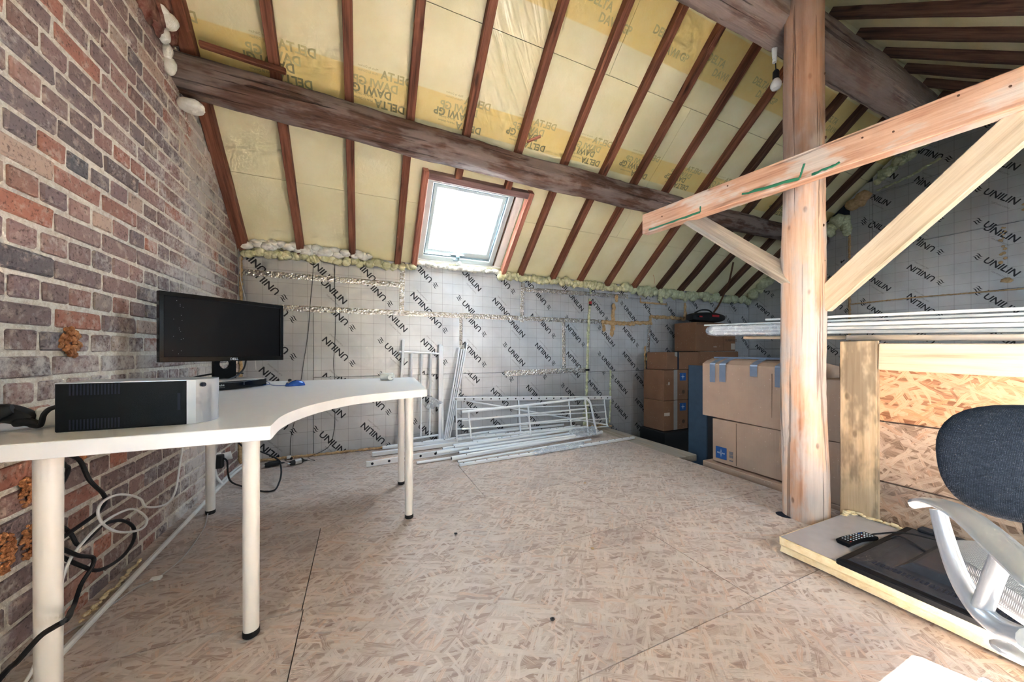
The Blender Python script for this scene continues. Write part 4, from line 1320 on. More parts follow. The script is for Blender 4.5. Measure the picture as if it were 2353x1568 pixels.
cable('floor_conduit', [(-.86, 1.20, .012), (-.85, 1.434, .012), (-.855, 1.54, .012), (-.862, 1.762, .012), (-.872, 2.059, .012), (-.892, 2.705, .012), (-.90, 3.031, .012), (-.895, 3.35, .012), (-.86, 3.56, .012)], .011, 'white', 'white conduit laid on the floor along the brick wall')
cable('floor_conduit', [(-.915, 2.9, .010), (-.925, 3.2, .010), (-.92, 3.4, .012), (-.91, 3.52, .012)], .009, 'white', 'short second conduit in the corner behind the desk')
cable('lan_cable', [(-.93, 1.60, .004), (-.905, 1.667, .004), (-.871, 1.719, .004), (-.829, 1.863, .004), (-.782, 1.909, .004), (-.752, 2.051, .004), (-.763, 2.261, .004), (-.789, 2.425, .004), (-.853, 2.682, .05), (-.86, 2.80, .30), (-.87, 2.85, .70)], .0032, 'grey_plate', 'thin grey network cable trailing over the floor under the desk')
B().box((-.80, 1.895, .0005), (-.765, 1.915, .012), None, .002).obj('cable_label', MT['white'], label='small white tag clipped on the thin floor cable', cat='tag')
foam('foam_crumb_strip', [(-.905, 1.72, .006), (-.905, 1.95, .006), (-.915, 2.1, .006)], .007, 'slab_foam', floor, 1.6, 1.0, (1, 1.6, .8))

# wall socket, plug and the looping black cable
so = thing('wall_socket', 'white double socket box low on the brick wall behind the desk', 'socket', (XL + .02, 3.05, .18))
B().box((XL + .003, 2.93, .15), (XL + .035, 3.08, .235), None, .004).obj('socket_plate', MT['white'], so)
B().tube([(XL + .03, 3.04, .20), (XL + .10, 3.06, .215)], [.028, .028], 16).obj('round_timer', MT['white'], so, smooth=True)
B().tube(crom([(XL + .02, 3.0, .15), (XL + .025, 3.02, .08), (XL + .05, 3.04, .02)]), .009, 8).obj('conduit_stub', MT['white'], so, smooth=True)
pl = thing('black_plug', 'big black plug with a long looping cable in the wall socket', 'plug', (-.88, 2.96, .17))
B().box((-.915, 2.935, .155), (-.868, 2.985, .245), None, .008, 2).obj('plug_body', MT['black_soft'], pl)
B().tube(crom([(-.875, 2.96, .225), (-.85, 2.965, .195), (-.855, 3.0, .10), (-.84, 3.02, .03), (-.746, 2.942, .008), (-.625, 2.816, .007), (-.543, 2.783, .010), (-.525, 2.85, .04), (-.525, 2.916, .08), (-.54, 2.98, .12), (-.568, 3.039, .15), (-.671, 3.038, .22), (-.75, 3.0, .26), (-.80, 2.9, .40), (-.82, 2.8, .70)], 7), .0055, 8).obj('plug_cable', MT['black_soft'], pl, smooth=True)


def adapter(x, y, ang, label, band):
    t = thing('power_adapter', label, 'adapter', (x, y, 0))
    c, s = math.cos(ang), math.sin(ang)
    def q(l, z): return (x + c * l, y + s * l, z)
    B().tube([q(-.06, .024), q(-.045, .024), q(-.03, .026), q(.03, .026), q(.045, .02)], [.017, .019, .021, .021, .012], 14, sq=2.6).obj('adapter_body', MT['black_soft'], t, smooth=True)
    if band: B().tube([q(-.028, .0262), q(.02, .0262)], .0222, 14, sq=2.6).obj('sticker_band', MT['grey_plate'], t, smooth=True)
    for o in (-.007, .007): B().cyl((q(-.06, .024)[0] - s * o, q(-.06, .024)[1] + c * o, .024), (q(-.078, .024)[0] - s * o, q(-.078, .024)[1] + c * o, .024), .0024, n=8).obj('pin', MT['silver'], t)
    B().tube([q(.045, .02), q(.075, .016)], [.009, .005], 8).obj('cord_sleeve', MT['black_soft'], t, smooth=True)
    B().tube(crom([q(.075, .016), q(.10, .004), (x + .12, y + .05, .004), (x + .08, y + .10, .004), (x + .05, 3.56, .004)]), .0018, 6).obj('cord', MT['black_soft'], t, smooth=True)
    return t


adapter(-.665, 3.40, .35, 'plain black plug adapter on the floor by the foil wall', False)
adapter(-.489, 3.385, .55, 'black plug adapter with a grey band on the floor by the foil wall', True)
tm = thing('wire_terminal', 'small white connector where a wire reaches the floor at the foil wall', 'connector', (-.577, 3.56, 0))
B().box((-.60, 3.55, .01), (-.57, 3.575, .035), None, .003).obj('block', MT['white'], tm)
B().box((-.575, 3.55, .0), (-.555, 3.57, .02), None, .003).obj('clip', MT['black_soft'], tm)
cable('thin_wire', [(-.40, 3.592, 1.83), (-.403, 3.592, 1.669), (-.424, 3.592, 1.395), (-.442, 3.592, 1.121), (-.477, 3.592, .85), (-.494, 3.592, .715), (-.546, 3.592, .341), (-.575, 3.592, .182), (-.578, 3.585, .03)], .0022, 'black_soft', 'thin black wire down the foil wall, the one nearer the brick wall')
cable('thin_wire', [(-.221, 3.592, 1.84), (-.228, 3.592, 1.63), (-.218, 3.592, 1.365), (-.224, 3.592, 1.056), (-.236, 3.592, .847), (-.228, 3.592, .707), (-.224, 3.592, .385), (-.232, 3.592, .217), (-.279, 3.592, .069), (-.424, 3.58, .006)], .0022, 'black_soft', 'thin black wire down the foil wall, ending beside the banded adapter')
cable('thin_wire', [(-.935, 3.57, 1.80), (-.935, 3.57, 1.60), (-.92, 3.575, 1.50), (-.88, 3.585, 1.30), (-.85, 3.59, 1.1), (-.83, 3.59, .8)], .0025, 'white', 'thin white wire slanting down in the corner by the bricks')
cable('thin_wire', [(-.94, 3.55, 1.82), (-.94, 3.55, 1.5), (-.94, 3.56, 1.2)], .0025, 'grey_plate', 'thin grey wire hanging straight in the corner by the bricks')

# ================================================================ DISMANTLED WHITE METAL BED
BW = MT['bed_white']


def rail(name, p0, p1, w, h, holes, label, group=None, face='side', cat='bed rail', hr=.0075, up=(0, 0, 1)):
    """flat or square steel rail with a row of holes; local X along it"""
    M, L = along(p0, p1, up)
    t = link(name, None, None, M); t.empty_display_size = .05
    tag(t, label, cat, group)
    B().box((0, -w / 2, -h / 2), (L, w / 2, h / 2), None, .003).obj('rail', BW, t, M)
    b = B()
    for i in range(holes):
        x = L * (i + .35) / holes
        if face == 'side':
            for s in (-1, 1): b.cyl((x, s * (w / 2 - .001), 0), (x, s * (w / 2 + .0006), 0), hr, n=10)
        else:
            for s in (-1, 1): b.cyl((x, 0, s * (h / 2 - .001)), (x, 0, s * (h / 2 + .0006)), hr, n=10)
    if holes: b.obj('hole_row', MT['hole'], t, M, kind='stuff')
    return t


def tubep(name, p0, p1, r, label, group=None, ring=False):
    t = thing(name, label, 'bed tube', p0, group)
    B().tube([p0, p1], r, 14).obj('tube', BW, t, smooth=True)
    d = (V(p1) - V(p0)).normalized()
    for p, s in ((p0, -1), (p1, 1)):
        p = V(p); B().cyl(p + d * s * .0002, p + d * s * .0012, r * (.62 if ring else .45), n=12).obj('open_end', MT['hole'], t)
    return t


# ladder-like headboard standing against the wall
hb = thing('bed_headboard', 'white barred metal headboard leaning upright against the foil wall', 'headboard', (.55, 3.52, 0))


def hbp(x, z):   # leaning plane
    t = (z - .03) / 1.05
    return V((x, 3.50 + .06 * t, z))


for (xa, xb, za, zb, w) in [(.335, .385, .03, 1.075, .026), (.735, .752, .03, 1.03, .03), (.765, .772, .05, 1.022, .022)]:
    beam('upright', hbp(xa, za), hbp(xb, zb), w, w, BW, hb, up=(0, -1, 0), bev=.003)
B().tube([hbp(.345, .955), hbp(.745, .935)], .011, 12).obj('top_bar', BW, hb, smooth=True)
B().tube([hbp(.36, .085), hbp(.735, .105)], .011, 12).obj('bottom_bar', BW, hb, smooth=True)
for xa, xb in ((.455, .462), (.545, .562), (.632, .655)):
    B().tube([hbp(xa, .09), hbp(xb, .95)], .0095, 10).obj('bar', BW, hb, smooth=True)
bag = B()
FB = frame((.655, 3.475, .50), (1, 0, 0), (0, 0, 1))
for sgn in (1, -1):
    cv_ = bag.bm.verts.new(FB @ V((0, 0, .002 * sgn)))
    arc = [bag.bm.verts.new(FB @ V(((.115 + .012 * math.sin(k * 2.1)) * math.cos(-2.15 + k * .165), (.115 + .012 * math.sin(k * 2.1)) * math.sin(-2.15 + k * .165), sgn * (.006 + .010 * (k % 2))))) for k in range(11)]
    for u_, v_ in zip(arc, arc[1:]): bag.bm.faces.new((cv_, u_, v_))
bag.obj('parts_bag', MT['film'], label='small clear bag of fittings tied to the headboard', cat='bag')
cable('tie_string', [(.545, 3.485, .53), (.60, 3.48, .515), (.655, 3.478, .505)], .002, 'ink', 'dark string tying the small bag to the headboard')

# bundle of slim rails leaning to one side
for i, (x0, x1, z1, w) in enumerate([(.765, .955, 1.0, .014), (.785, .98, .985, .012), (.805, 1.005, .99, .012), (.827, 1.04, 1.05, .014)]):
    beam('leaning_rail', (x0, 3.44 + .012 * i, .055), (x1, 3.545, z1), w, .02, BW, up=(0, -1, 0), bev=.002,
         label=['slim white rail leaning on the foil wall, nearest the headboard', 'slim white leaning rail in the bundle, second from the headboard', 'slim white leaning rail in the bundle, third from the headboard', 'tallest slim white rail of the leaning bundle, furthest from the headboard'][i], cat='bed rail', group='slim rails leaning beside the headboard')

# perforated side frame at the back
g1 = thing('bed_side_frame', 'white bed side frame with a perforated top rail resting along the foil wall', 'bed frame', (1.8, 3.46, 0))


def g1p(x, z): return V((x, 3.50 - .12 * (1 - z / .46), z))


beam('perforated_rail', g1p(.86, .465), g1p(2.91, .372), .018, .042, BW, g1, up=(0, -.2, 1), bev=.003)
b = B(); pa_, pb_ = g1p(.86, .465), g1p(2.91, .372)
for i in range(21):
    p = pa_.lerp(pb_, (i + .4) / 21); b.cyl(p + V((0, -.0085, 0)), p + V((0, -.0098, -.0002)), .0085, n=10)
b.obj('hole_row', MT['hole'], g1, kind='stuff')
for x in (.905, 1.62, 2.28, 2.80):
    zt = .465 - .045 * (x - .86)
    B().tube([g1p(x, zt - .02), g1p(x - .02, .04)], .0085, 10).obj('strut', BW, g1, smooth=True)
for z0, z1 in ((.36, .29), (.26, .205), (.165, .125), (.06, .035)):
    B().tube([g1p(.9, z0), g1p(2.80, z1)], .0075, 10).obj('bar', BW, g1, smooth=True)
B().tube([g1p(.88, .47) + V((0, .012, 0)), g1p(2.80, .05) + V((0, .012, 0))], .0085, 10).obj('diagonal_bar', BW, g1, smooth=True)
# guard rail with the bent end in front of it
g2 = thing('bed_guard_rail', 'white tubular bed guard with a bent end propped in front of the perforated frame', 'bed guard', (1.7, 3.2, 0))


def g2p(x, z): return V((x, 3.12 + .08 * z, z))


B().tube([g2p(.87, .385)] + crom([g2p(1.4, .40), g2p(2.0, .425), g2p(2.22, .435), g2p(2.30, .43), g2p(2.345, .385), g2p(2.37, .28), g2p(2.42, .03)], 4), .0125, 12).obj('outer_tube', BW, g2, smooth=True)
for x, zt, zb in ((.935, .385, .13), (1.57, .40, .10), (2.28, .43, .07)):
    B().tube([g2p(x, zt), g2p(x + .02, zb)], .0095, 10).obj('strut', BW, g2, smooth=True)
for z0, z1 in ((.305, .325), (.225, .225), (.14, .125)):
    B().tube([g2p(.87, z0), g2p(2.29, z1)], .009, 10).obj('bar', BW, g2, smooth=True)

# the heap of loose rails and tubes on the floor
GP = 'loose bed parts heaped on the floor'
rail('bed_rail', (.037, 3.06, .027), (1.50, 3.23, .035), .014, .046, 11, 'broad flat white rail with big holes sticking out beyond the desk legs', GP, hr=.011)
rail('bed_rail', (.747, 2.778, .014), (2.739, 2.894, .014), .03, .024, 19, 'long perforated white rail lying nearest the camera on the floor', GP, 'top')
rail('bed_rail', (.182, 3.43, .055), (2.36, 3.36, .075), .03, .03, 20, 'long perforated white rail on top of the heap along the back', GP, 'top')
rail('bed_rail', (.092, 3.36, .022), (1.55, 3.44, .03), .034, .036, 0, 'square white tube with two end holes below the back perforated rail', GP)
rail('bed_rail', (1.25, 3.16, .085), (2.28, 3.36, .085), .026, .026, 10, 'perforated white rail ending among the plastic wrap', GP, 'top')
tubep('bed_tube', (.718, 2.93, .028), (2.50, 3.14, .045), .019, 'thick white tube with a ring end in the middle of the heap', GP, True)
tubep('bed_tube', (.62, 3.09, .045), (1.85, 3.28, .055), .016, 'thick white tube beside the broad flat rail', GP, True)
tubep('bed_tube', (.758, 2.87, .012), (2.217, 2.965, .03), .010, 'thin white tube beside the nearest perforated rail', GP)
mid = 'plain white tube in the middle layers of the heap of bed parts'
for p0, p1, r, lb in [((.689, 3.15, .06), (1.46, 3.26, .062), .011, mid), ((.80, 3.20, .065), (1.95, 3.32, .065), .012, mid), ((1.02, 3.28, .06), (2.25, 3.32, .065), .012, mid), ((1.04, 3.19, .072), (2.45, 3.33, .06), .012, mid),
                  ((.43, 2.975, .014), (1.1, 3.02, .014), .011, 'short white tube on the bare floor just right of the paired desk legs'), ((.80, 2.985, .055), (2.1, 3.08, .062), .012, mid), ((.9, 3.03, .07), (2.2, 3.16, .07), .012, mid),
                  ((.85, 2.92, .05), (2.0, 3.02, .055), .010, mid), ((.59, 3.48, .055), (1.45, 3.47, .07), .012, 'white tube at the foot of the leaning rails, closest to the foil wall'),
                  ((.89, 3.46, .085), (1.75, 3.52, .10), .012, 'white tube behind the heap under the left half of the perforated frame'), ((1.25, 3.45, .09), (2.2, 3.47, .09), .013, 'white tube behind the heap under the right half of the perforated frame'), ((.78, 3.07, .085), (1.9, 3.19, .088), .012, mid)]:
    tubep('bed_tube', p0, p1, r, lb, GP)


def wrap(pts, r, label, amp=.5):
    b = B()
    P0 = crom(pts, 8); n = 12; rings = []
    for i, p in enumerate(P0):
        t = i / (len(P0) - 1)
        rr_ = r * (.35 + .65 * math.sin(PI * min(1, max(0, t * .94 + .03))) ** .5)
        vs_ = []
        for j in range(n):
            a = 2 * PI * j / n
            k = rr_ * (1 + amp * noise.noise(V((i * .55, math.cos(a) * 1.7, math.sin(a) * 1.7 + pts[0][0] * 9))))
            vs_.append(b.bm.verts.new(p + V((0, math.cos(a) * k * 1.5, max(math.sin(a) * k, -p.z + .002)))))
        rings.append(vs_)
    b.skin(rings)
    return b.obj('plastic_wrap', MT['film'], label=label, cat='plastic wrap')


wrap([(1.45, 2.80, .02), (1.60, 2.82, .028), (1.80, 2.84, .02), (2.0, 2.87, .02), (2.08, 2.90, .02)], .026, 'crumpled clear wrap lying beside the nearest perforated rail')
wrap([(2.06, 3.13, .06), (2.2, 3.15, .07), (2.38, 3.17, .065), (2.45, 3.18, .06)], .05, 'crumpled clear wrap around the far end of the thick tube')

# ================================================================ STORED BOXES ON THE LOWER FLOOR
CD = MT['card']


def carton(label, lo, hi, mat='card', tapes=(), group=None, jx=.0, seam=None, name='cardboard_box'):
    t = thing(name, label, 'box', ((lo[0] + hi[0]) / 2, (lo[1] + hi[1]) / 2, lo[2]), group)
    b = B().box(lo, hi, None, .004)
    M = T((V(lo) + V(hi)) / 2)
    bmesh.ops.translate(b.bm, verts=b.bm.verts, vec=-(V(lo) + V(hi)) / 2)
    for v in b.bm.verts:
        v.co += V((R.uniform(-1, 1), R.uniform(-1, 1), R.uniform(-1, 1))) * .002
    b.obj('carton', MT[mat], t, M)
    if seam is not None:
        B().box((lo[0] - .0016, seam - .0015, lo[2] + .01), (lo[0] + .001, seam + .0015, hi[2] - .01)).obj('seam', MT['ink_brown'], t)
    return t


def logo(parent, x, y0, y1, z0, z1, ink='logo_blue', words=True):
    """blue square with a white four-point star, on a face looking towards -X"""
    o = B().box((x - .0012, y0, z0), (x, y1, z1)).obj('brand_square', MT[ink], parent)
    cy, cz = (y0 + y1) / 2, (z0 + z1) / 2
    s = (y1 - y0) * .42
    FM = frame((x - .0016, cy, cz), (0, -1, 0), (0, 0, 1))
    b = B()
    pts = []
    for k in range(8):
        a = PI / 4 * k; r = s * (.95 if k % 2 == 0 else .16)
        if k in (0, 4): r = s * 1.0
        pts.append((r * math.cos(a), r * math.sin(a) * (1.0 if k % 4 == 2 else .8)))
    b.bm.faces.new([b.bm.verts.new((p[0], p[1], 0)) for p in pts])
    b.obj('star_emblem', MT['logo_white'], o, FM)
    if words:
        tx = text_mesh('MEDLINE', s * .42, .02)
        b = B(); B_ = s * .28
        b.bm.faces.new([b.bm.verts.new(q) for q in ((-s, -B_ * .6, .0003), (s, -B_ * .6, .0003), (s, B_ * .75, .0003), (-s, B_ * .75, .0003))])
        b.obj('emblem_bar', MT[ink], o, FM)
        b = B(); put(b, tx, T(V((-tx[2] / 2, -s * .15, .0006)))); b.obj('lettering', MT['logo_white'], o, FM)


def duct(parent, pts, w, mat='card_tape'):
    """tape strip through points; each point = (x,y,z), width along Y"""
    b = B(); rows = []
    for p in pts:
        rows.append([b.bm.verts.new((p[0], p[1] - w / 2, p[2])), b.bm.verts.new((p[0], p[1] + w / 2, p[2]))])
    for r0, r1 in zip(rows, rows[1:]): b.bm.faces.new((r0[0], r1[0], r1[1], r0[1]))
    return b.obj('tape_strip', MT[mat], parent)


BX = 2.80
# big carton with duct tape on top
t = thing('cardboard_box', 'large pale carton sealed with grey duct tape, top of the stack behind the post', 'box', (3.05, 1.8, .40))
b = B()
zt = .85
prof = [(BX, zt), (BX + .05, zt + .035), (BX + .13, zt + .055), (BX + .25, zt + .05), (BX + .45, zt + .02), (BX + .5, zt - .01)]
poly_ = [(BX, .392), (BX + .5, .392)] + list(reversed(prof))
# extruded along Y with a slightly crushed lid
N = 10; rings = []
for i in range(N + 1):
    y = 2.115 - i * (2.115 - 1.33) / N
    k = 1 - .5 * abs(i / N - .35)
    rings.append([b.bm.verts.new((p[0] + .006 * noise.noise(V((p[0] * 3, y * 4, p[1] * 3))), y, p[1] + ((k - 1) * .05 if p[1] > zt + .001 else 0) - (.014 * i / N if p[1] < .4 else .012 * i / N))) for p in poly_])
b.skin(rings)
b.obj('carton', CD, t)
def topz(dx, y): return zt + (.037 if dx < .06 else .057 if dx < .16 else .052) - .02 * abs((2.115 - y) / .785 - .35) * 1.2 + .004
for y, w, dn in [(2.02, .05, .16), (1.93, .055, .15), (1.68, .055, .085), (1.50, .06, .15), (1.41, .07, .21)]:
    yy = (2.115 - y) / .785
    z0 = zt - .012 * yy + .002
    pts = [(BX - .003, y, z0 - dn), (BX - .003, y, z0 - .005), (BX + .002, y, z0 + .006), (BX + .05, y - .01, topz(.05, y) - .006), (BX + .13, y - .02, topz(.13, y)), (BX + .25, y - .03, topz(.2, y) - .004)]
    duct(t, pts, w)
duct(t, [(BX + .20, 2.0, zt + .062), (BX + .21, 1.7, zt + .06), (BX + .22, 1.4, zt + .05)], .06) if False else None
B().box((BX + .10, 1.36, zt + .046), (BX + .16, 2.08, zt + .0595)).obj('lid_tape', MT['card_tape'], t)
for y in (1.55,): B().box((BX - .0016, y - .0012, .42), (BX + .001, y + .0012, zt - .06)).obj('crease', MT['ink_brown'], t)
m = carton('pale carton with a blue star emblem under the duct-taped box', (BX, 1.38, .012), (BX + .46, 2.022, .378), 'card', seam=1.815)
logo(m, BX - .001, 1.895, 1.99, .045, .145)
bq = B()
for z0, z1 in ((.10, .125), (.075, .095), (.045, .055)): bq.box((BX - .0016, 1.842, z0), (BX, 1.872, z1))
bq.obj('recycling_print', MT['ink_grey'], m)
carton('pale carton at the bottom of the stack beside the floor edge', (BX - .04, 1.36, -.33), (BX + .44, 2.085, -.004))
carton('pale carton lowest of all under the stack beside the floor edge', (BX - .02, 1.36, ZL + .001), (BX + .42, 2.06, -.335))
# second stack half hidden behind the post
carton('pale carton at the top of the stack between the post and the mouldy board', (BX, .72, .372), (BX + .45, 1.30, .769))
carton('pale carton in the middle of the stack between the post and the mouldy board', (BX + .002, .72, -.03), (BX + .45, 1.31, .366))
carton('pale carton at the bottom of the stack between the post and the mouldy board', (BX, .72, ZL + .001), (BX + .45, 1.31, -.035))
B().box((BX + .10, 1.08, .7705), (BX + .24, 1.2, .88), None, .004).obj('small_carton', MT['card_dark'], label='small brown carton lying on the stack right of the post', cat='box')

# far stack of three brown boxes
FX0, FX1, FY0, FY1 = 3.50, 3.93, 3.18, 3.52
t1 = carton('brown carton with blue emblem in the middle of the far stack', (FX0, FY0, .335), (FX1, FY1, .722), 'card_dark')
t2 = carton('brown carton with blue emblem at the bottom of the far stack', (FX0, FY0, -.05), (FX1, FY1, .331), 'card_dark')
t3 = carton('brown carton with a grey tape stripe on top of the far stack', (FX0 + .06, FY0 + .01, .726), (FX1 + .25, FY1, .952), 'card_dark')
for tt, z0, z1 in ((t1, .335, .722), (t2, -.05, .331)):
    B().box((FX0 + .17, FY0 - .0015, z0 + .002), (FX0 + .235, FY0, z1)).obj('tape_strip', MT['clear_tape'], tt)
    zc = z1 - .09
    FMx = frame((FX0 + .335, FY0 - .001, zc), (1, 0, 0), (0, 0, 1))
    o = B().box((FX0 + .28, FY0 - .0015, zc - .05), (FX0 + .39, FY0, zc + .05)).obj('brand_square', MT['logo_blue'], tt)
    b = B(); b.bm.faces.new([b.bm.verts.new((r * math.cos(PI / 4 * k), r * math.sin(PI / 4 * k), .001)) for k, r in enumerate([.04, .008, .04, .008, .04, .008, .04, .008])]); b.obj('star_emblem', MT['logo_white'], o, FMx)
    b = B(); b.lathe([(.026, 0), (.026, .001)], (FX0 + .345, FY0 - .0015, z0 + .10), 16, (0, 1, 0)); b.obj('round_print', MT['ink_brown'], tt)
    B().box((FX0 + .005, FY0 - .0015, zc - .10), (FX0 + .10, FY0, zc - .06)).obj('sticker', MT['sticker'], tt)
B().box((FX0 + .20, FY0 + .0085, .728), (FX0 + .28, FY0 + .01, .953)).obj('tape_strip', MT['clear_tape'], t3)
B().box((FX0 + .245, FY0 + .0075, .728), (FX0 + .275, FY0 + .009, .953)).obj('dark_stripe', MT['hole'], t3)
# dark crate under them
B().box((3.45, 3.12, ZL + .001), (4.2, 3.54, -.055), None, .006).obj('black_crate', MT['black_soft'], label='black crate on the lower floor carrying the far stack of boxes', cat='crate')
# tall blue-grey panel between the stacks
b = B().box((-.02, -.10, 0), (.0, .10, 1.42), None, .003)
b.obj('narrow_board', MT['panel_blue'], M=T(V((3.04, 2.34, ZL + .001))) @ Matrix.Rotation(.0, 4, 'Z'), label='narrow blue-grey board standing on end between the box stacks', cat='board')
# big dark box with a tool bag on it
t = carton('big brown moving box in the dark corner under the tool bag', (4.10, 3.20, .965), (4.92, 3.54, 1.36), 'card_dark', seam=None)
B().box((4.665, 3.1985, .97), (4.669, 3.20, 1.355)).obj('flap_edge', MT['ink_brown'], t)
B().box((4.82, 3.198, .99), (4.905, 3.20, 1.075)).obj('sticker', MT['sticker'], t)
B().box((4.45, 3.198, 1.02), (4.52, 3.20, 1.03)).obj('small_sticker', MT['sticker'], t)
B().tube([(4.40, 3.1985, 1.22), (4.47, 3.1985, 1.22)], .012, 10, ry=.001).obj('hand_hole', MT['hole'], t)
bq = B()
for k in range(40):
    bq.box((4.12 + k * .0195, 3.1985, 1.325), (4.13 + k * .0195, 3.20, 1.355))
bq.obj('printed_border', MT['ink_brown'], t, kind='stuff')
tx = text_mesh('FLAMINGO', .05, .03)
b = B(); put(b, tx, frame((4.70, 3.1975, 1.105), (1, 0, 0), (0, 0, 1))); b.obj('lettering', MT['ink_brown'], t)
carton('plain brown box below the moving box in the dark corner', (4.15, 3.18, .42), (4.95, 3.54, .962), 'card_dark')
B().box((4.2, 3.16, ZL + .001), (5.2, 3.54, .417), None, .006).obj('dark_chest', MT['dark_grey'], label='dark chest on the lower floor in the far corner', cat='chest')
t = thing('tool_bag', 'long black tool bag with red marks on top of the moving box', 'bag', (4.48, 3.36, 1.362))
b = B()
rings = []
for i in range(13):
    x = 4.16 + .66 * i / 12
    k = math.sin(PI * min(1, max(0, .06 + .88 * i / 12))) ** .35
    rings.append(b.ring(V((x, 3.34, 1.362 + .075 + .012 * i / 12)), V((0, 1, 0)), V((0, 0, 1)), .10 * k, .075 * k, 14, 3.2, .08, 4.0))
b.skin(rings); b.obj('bag_body', MT['black_soft'], t, smooth=True)
B().box((4.22, 3.2345, 1.43), (4.28, 3.24, 1.45)).obj('red_mark', MT['red'], t)
B().box((4.48, 3.2325, 1.445), (4.62, 3.24, 1.475)).obj('red_mark', MT['red'], t)
B().tube(crom([(4.25, 3.33, 1.50), (4.35, 3.31, 1.54), (4.5, 3.31, 1.545), (4.62, 3.33, 1.51)]), .01, 8).obj('handle', MT['black_soft'], t, smooth=True)
b = B(); sp = crom([(4.72, 3.10, 2.20), (4.71, 3.15, 1.95), (4.69, 3.2, 1.80), (4.66, 3.27, 1.62), (4.62, 3.32, 1.52)], 6)
b.tube(sp, .018, 8, ry=.004); b.obj('hanging_strap', MT['strap'], label='brown strap hanging from the rafters onto the tool bag', cat='strap')
cable('orange_string', [(3.55, 3.40, 1.98), (3.55, 3.38, 1.92), (3.551, 3.38, 1.86)], .002, 'orange_cord', 'short orange string hanging from a dark rafter')

# ================================================================ LOW PARTITION ALONG THE FLOOR EDGE
pw = thing('low_partition', 'waist-high partition of strand board and planks beside the chair', 'partition', (2.5, .3, 0))
PXP = 2.48


def vsheet(nm, y0, y1, z0, z1, mat, x=PXP, th=.018, tilt=0.0):
    FM = frame((x, (y0 + y1) / 2, (z0 + z1) / 2), (0, -1, 0), (0, 0, 1))
    return B().box((-(y1 - y0) / 2, -(z1 - z0) / 2, -th), ((y1 - y0) / 2, (z1 - z0) / 2, 0)).obj(nm, MT[mat], pw, FM)


vsheet('strand_board', YF, .865, .595, .862, 'osb_orange')
vsheet('strand_board', YF, .87, .282, .588, 'osb_grey', PXP + .002)
vsheet('strand_board', YF, .88, .003, .274, 'osb_grey', PXP + .004)
beam('board_post', (2.465, .935, .002), (2.465, .935, 1.012), .15, .035, MT['plank_mould'], pw, up=(1, 0, 0), rough=.0015)
beam('top_plank', (2.468, .858, .928), (2.468, YF, .860), .028, .138, MT['plank'], pw, rough=.0015)
beam('back_stud', (2.525, .90, .002), (2.525, .90, .98), .06, .07, MT['rafter_old'], pw, up=(1, 0, 0))
beam('back_stud', (2.53, -.5, .002), (2.53, -.5, .85), .06, .06, MT['rafter_old'], pw, up=(1, 0, 0))
# laths and the bundle of white trunking on top of it
beam('wood_lath', (2.60, 1.62, 1.058), (2.565, -.9, .962), .05, .022, MT['plank'], up=(0, 0, 1), rough=.001, label='pale wooden lath under the bundle of white profiles', cat='lath')
beam('wood_lath', (2.505, 1.0, 1.032), (2.49, -.9, .962), .045, .03, MT['plank_grey'], up=(0, 0, 1), rough=.001, label='greyish wooden lath lying along the top of the partition', cat='lath')
lab = 'long white plastic profile in the wrapped bundle on the partition'
k = 0
for i in range(3):
    for j in range(3):
        y1 = 1.86 - R.random() * .05
        p0 = V((2.555 + .030 * i, y1, 1.100 + .022 * j + .004 * (i % 2))); p1 = V((2.530 + .030 * i, -1.0, .985 + .022 * j + .004 * (i % 2)))
        beam('plastic_profile', p0, p1, .026, .018, MT['white'], bev=.002, label=lab, cat='profile', group='white profiles bundled on the partition'); k += 1
beam('plastic_profile', (2.59, 1.94, 1.172), (2.55, -1.0, 1.056), .014, .012, MT['white'], bev=.002, label='thin white profile sticking out furthest from the bundle', cat='profile', group='white profiles bundled on the partition')
beam('plastic_profile', (2.575, 1.46, 1.176), (2.55, -1.0, 1.075), .03, .014, MT['white'], bev=.002, label='flat white profile lying on top of the bundle', cat='profile', group='white profiles bundled on the partition')
b = B(); rings = []
for i in range(22):
    y = 1.915 - .62 * i / 21
    c = V((2.585 - .012 * i / 21, y, 1.125 - .028 * i / 21))
    k = .30 if i == 0 else .8 if i == 1 else 1
    vs_ = []
    for j in range(16):
        a = 2 * PI * j / 16
        ca, sa = math.cos(a), math.sin(a); kk = (abs(ca) ** 3.5 + abs(sa) ** 3.5) ** (-1 / 3.5)
        f = 1 + .10 * noise.noise(V((i * .7, ca * 2.5, sa * 2.5)))
        vs_.append(b.bm.verts.new(c + V((ca * .056 * kk * f * k, 0, sa * .043 * kk * f * k))))
    rings.append(vs_)
b.skin(rings)
b.obj('plastic_sleeve', MT['film'], label='clear plastic sleeve over the end of the white profiles', cat='plastic wrap', smooth=True)

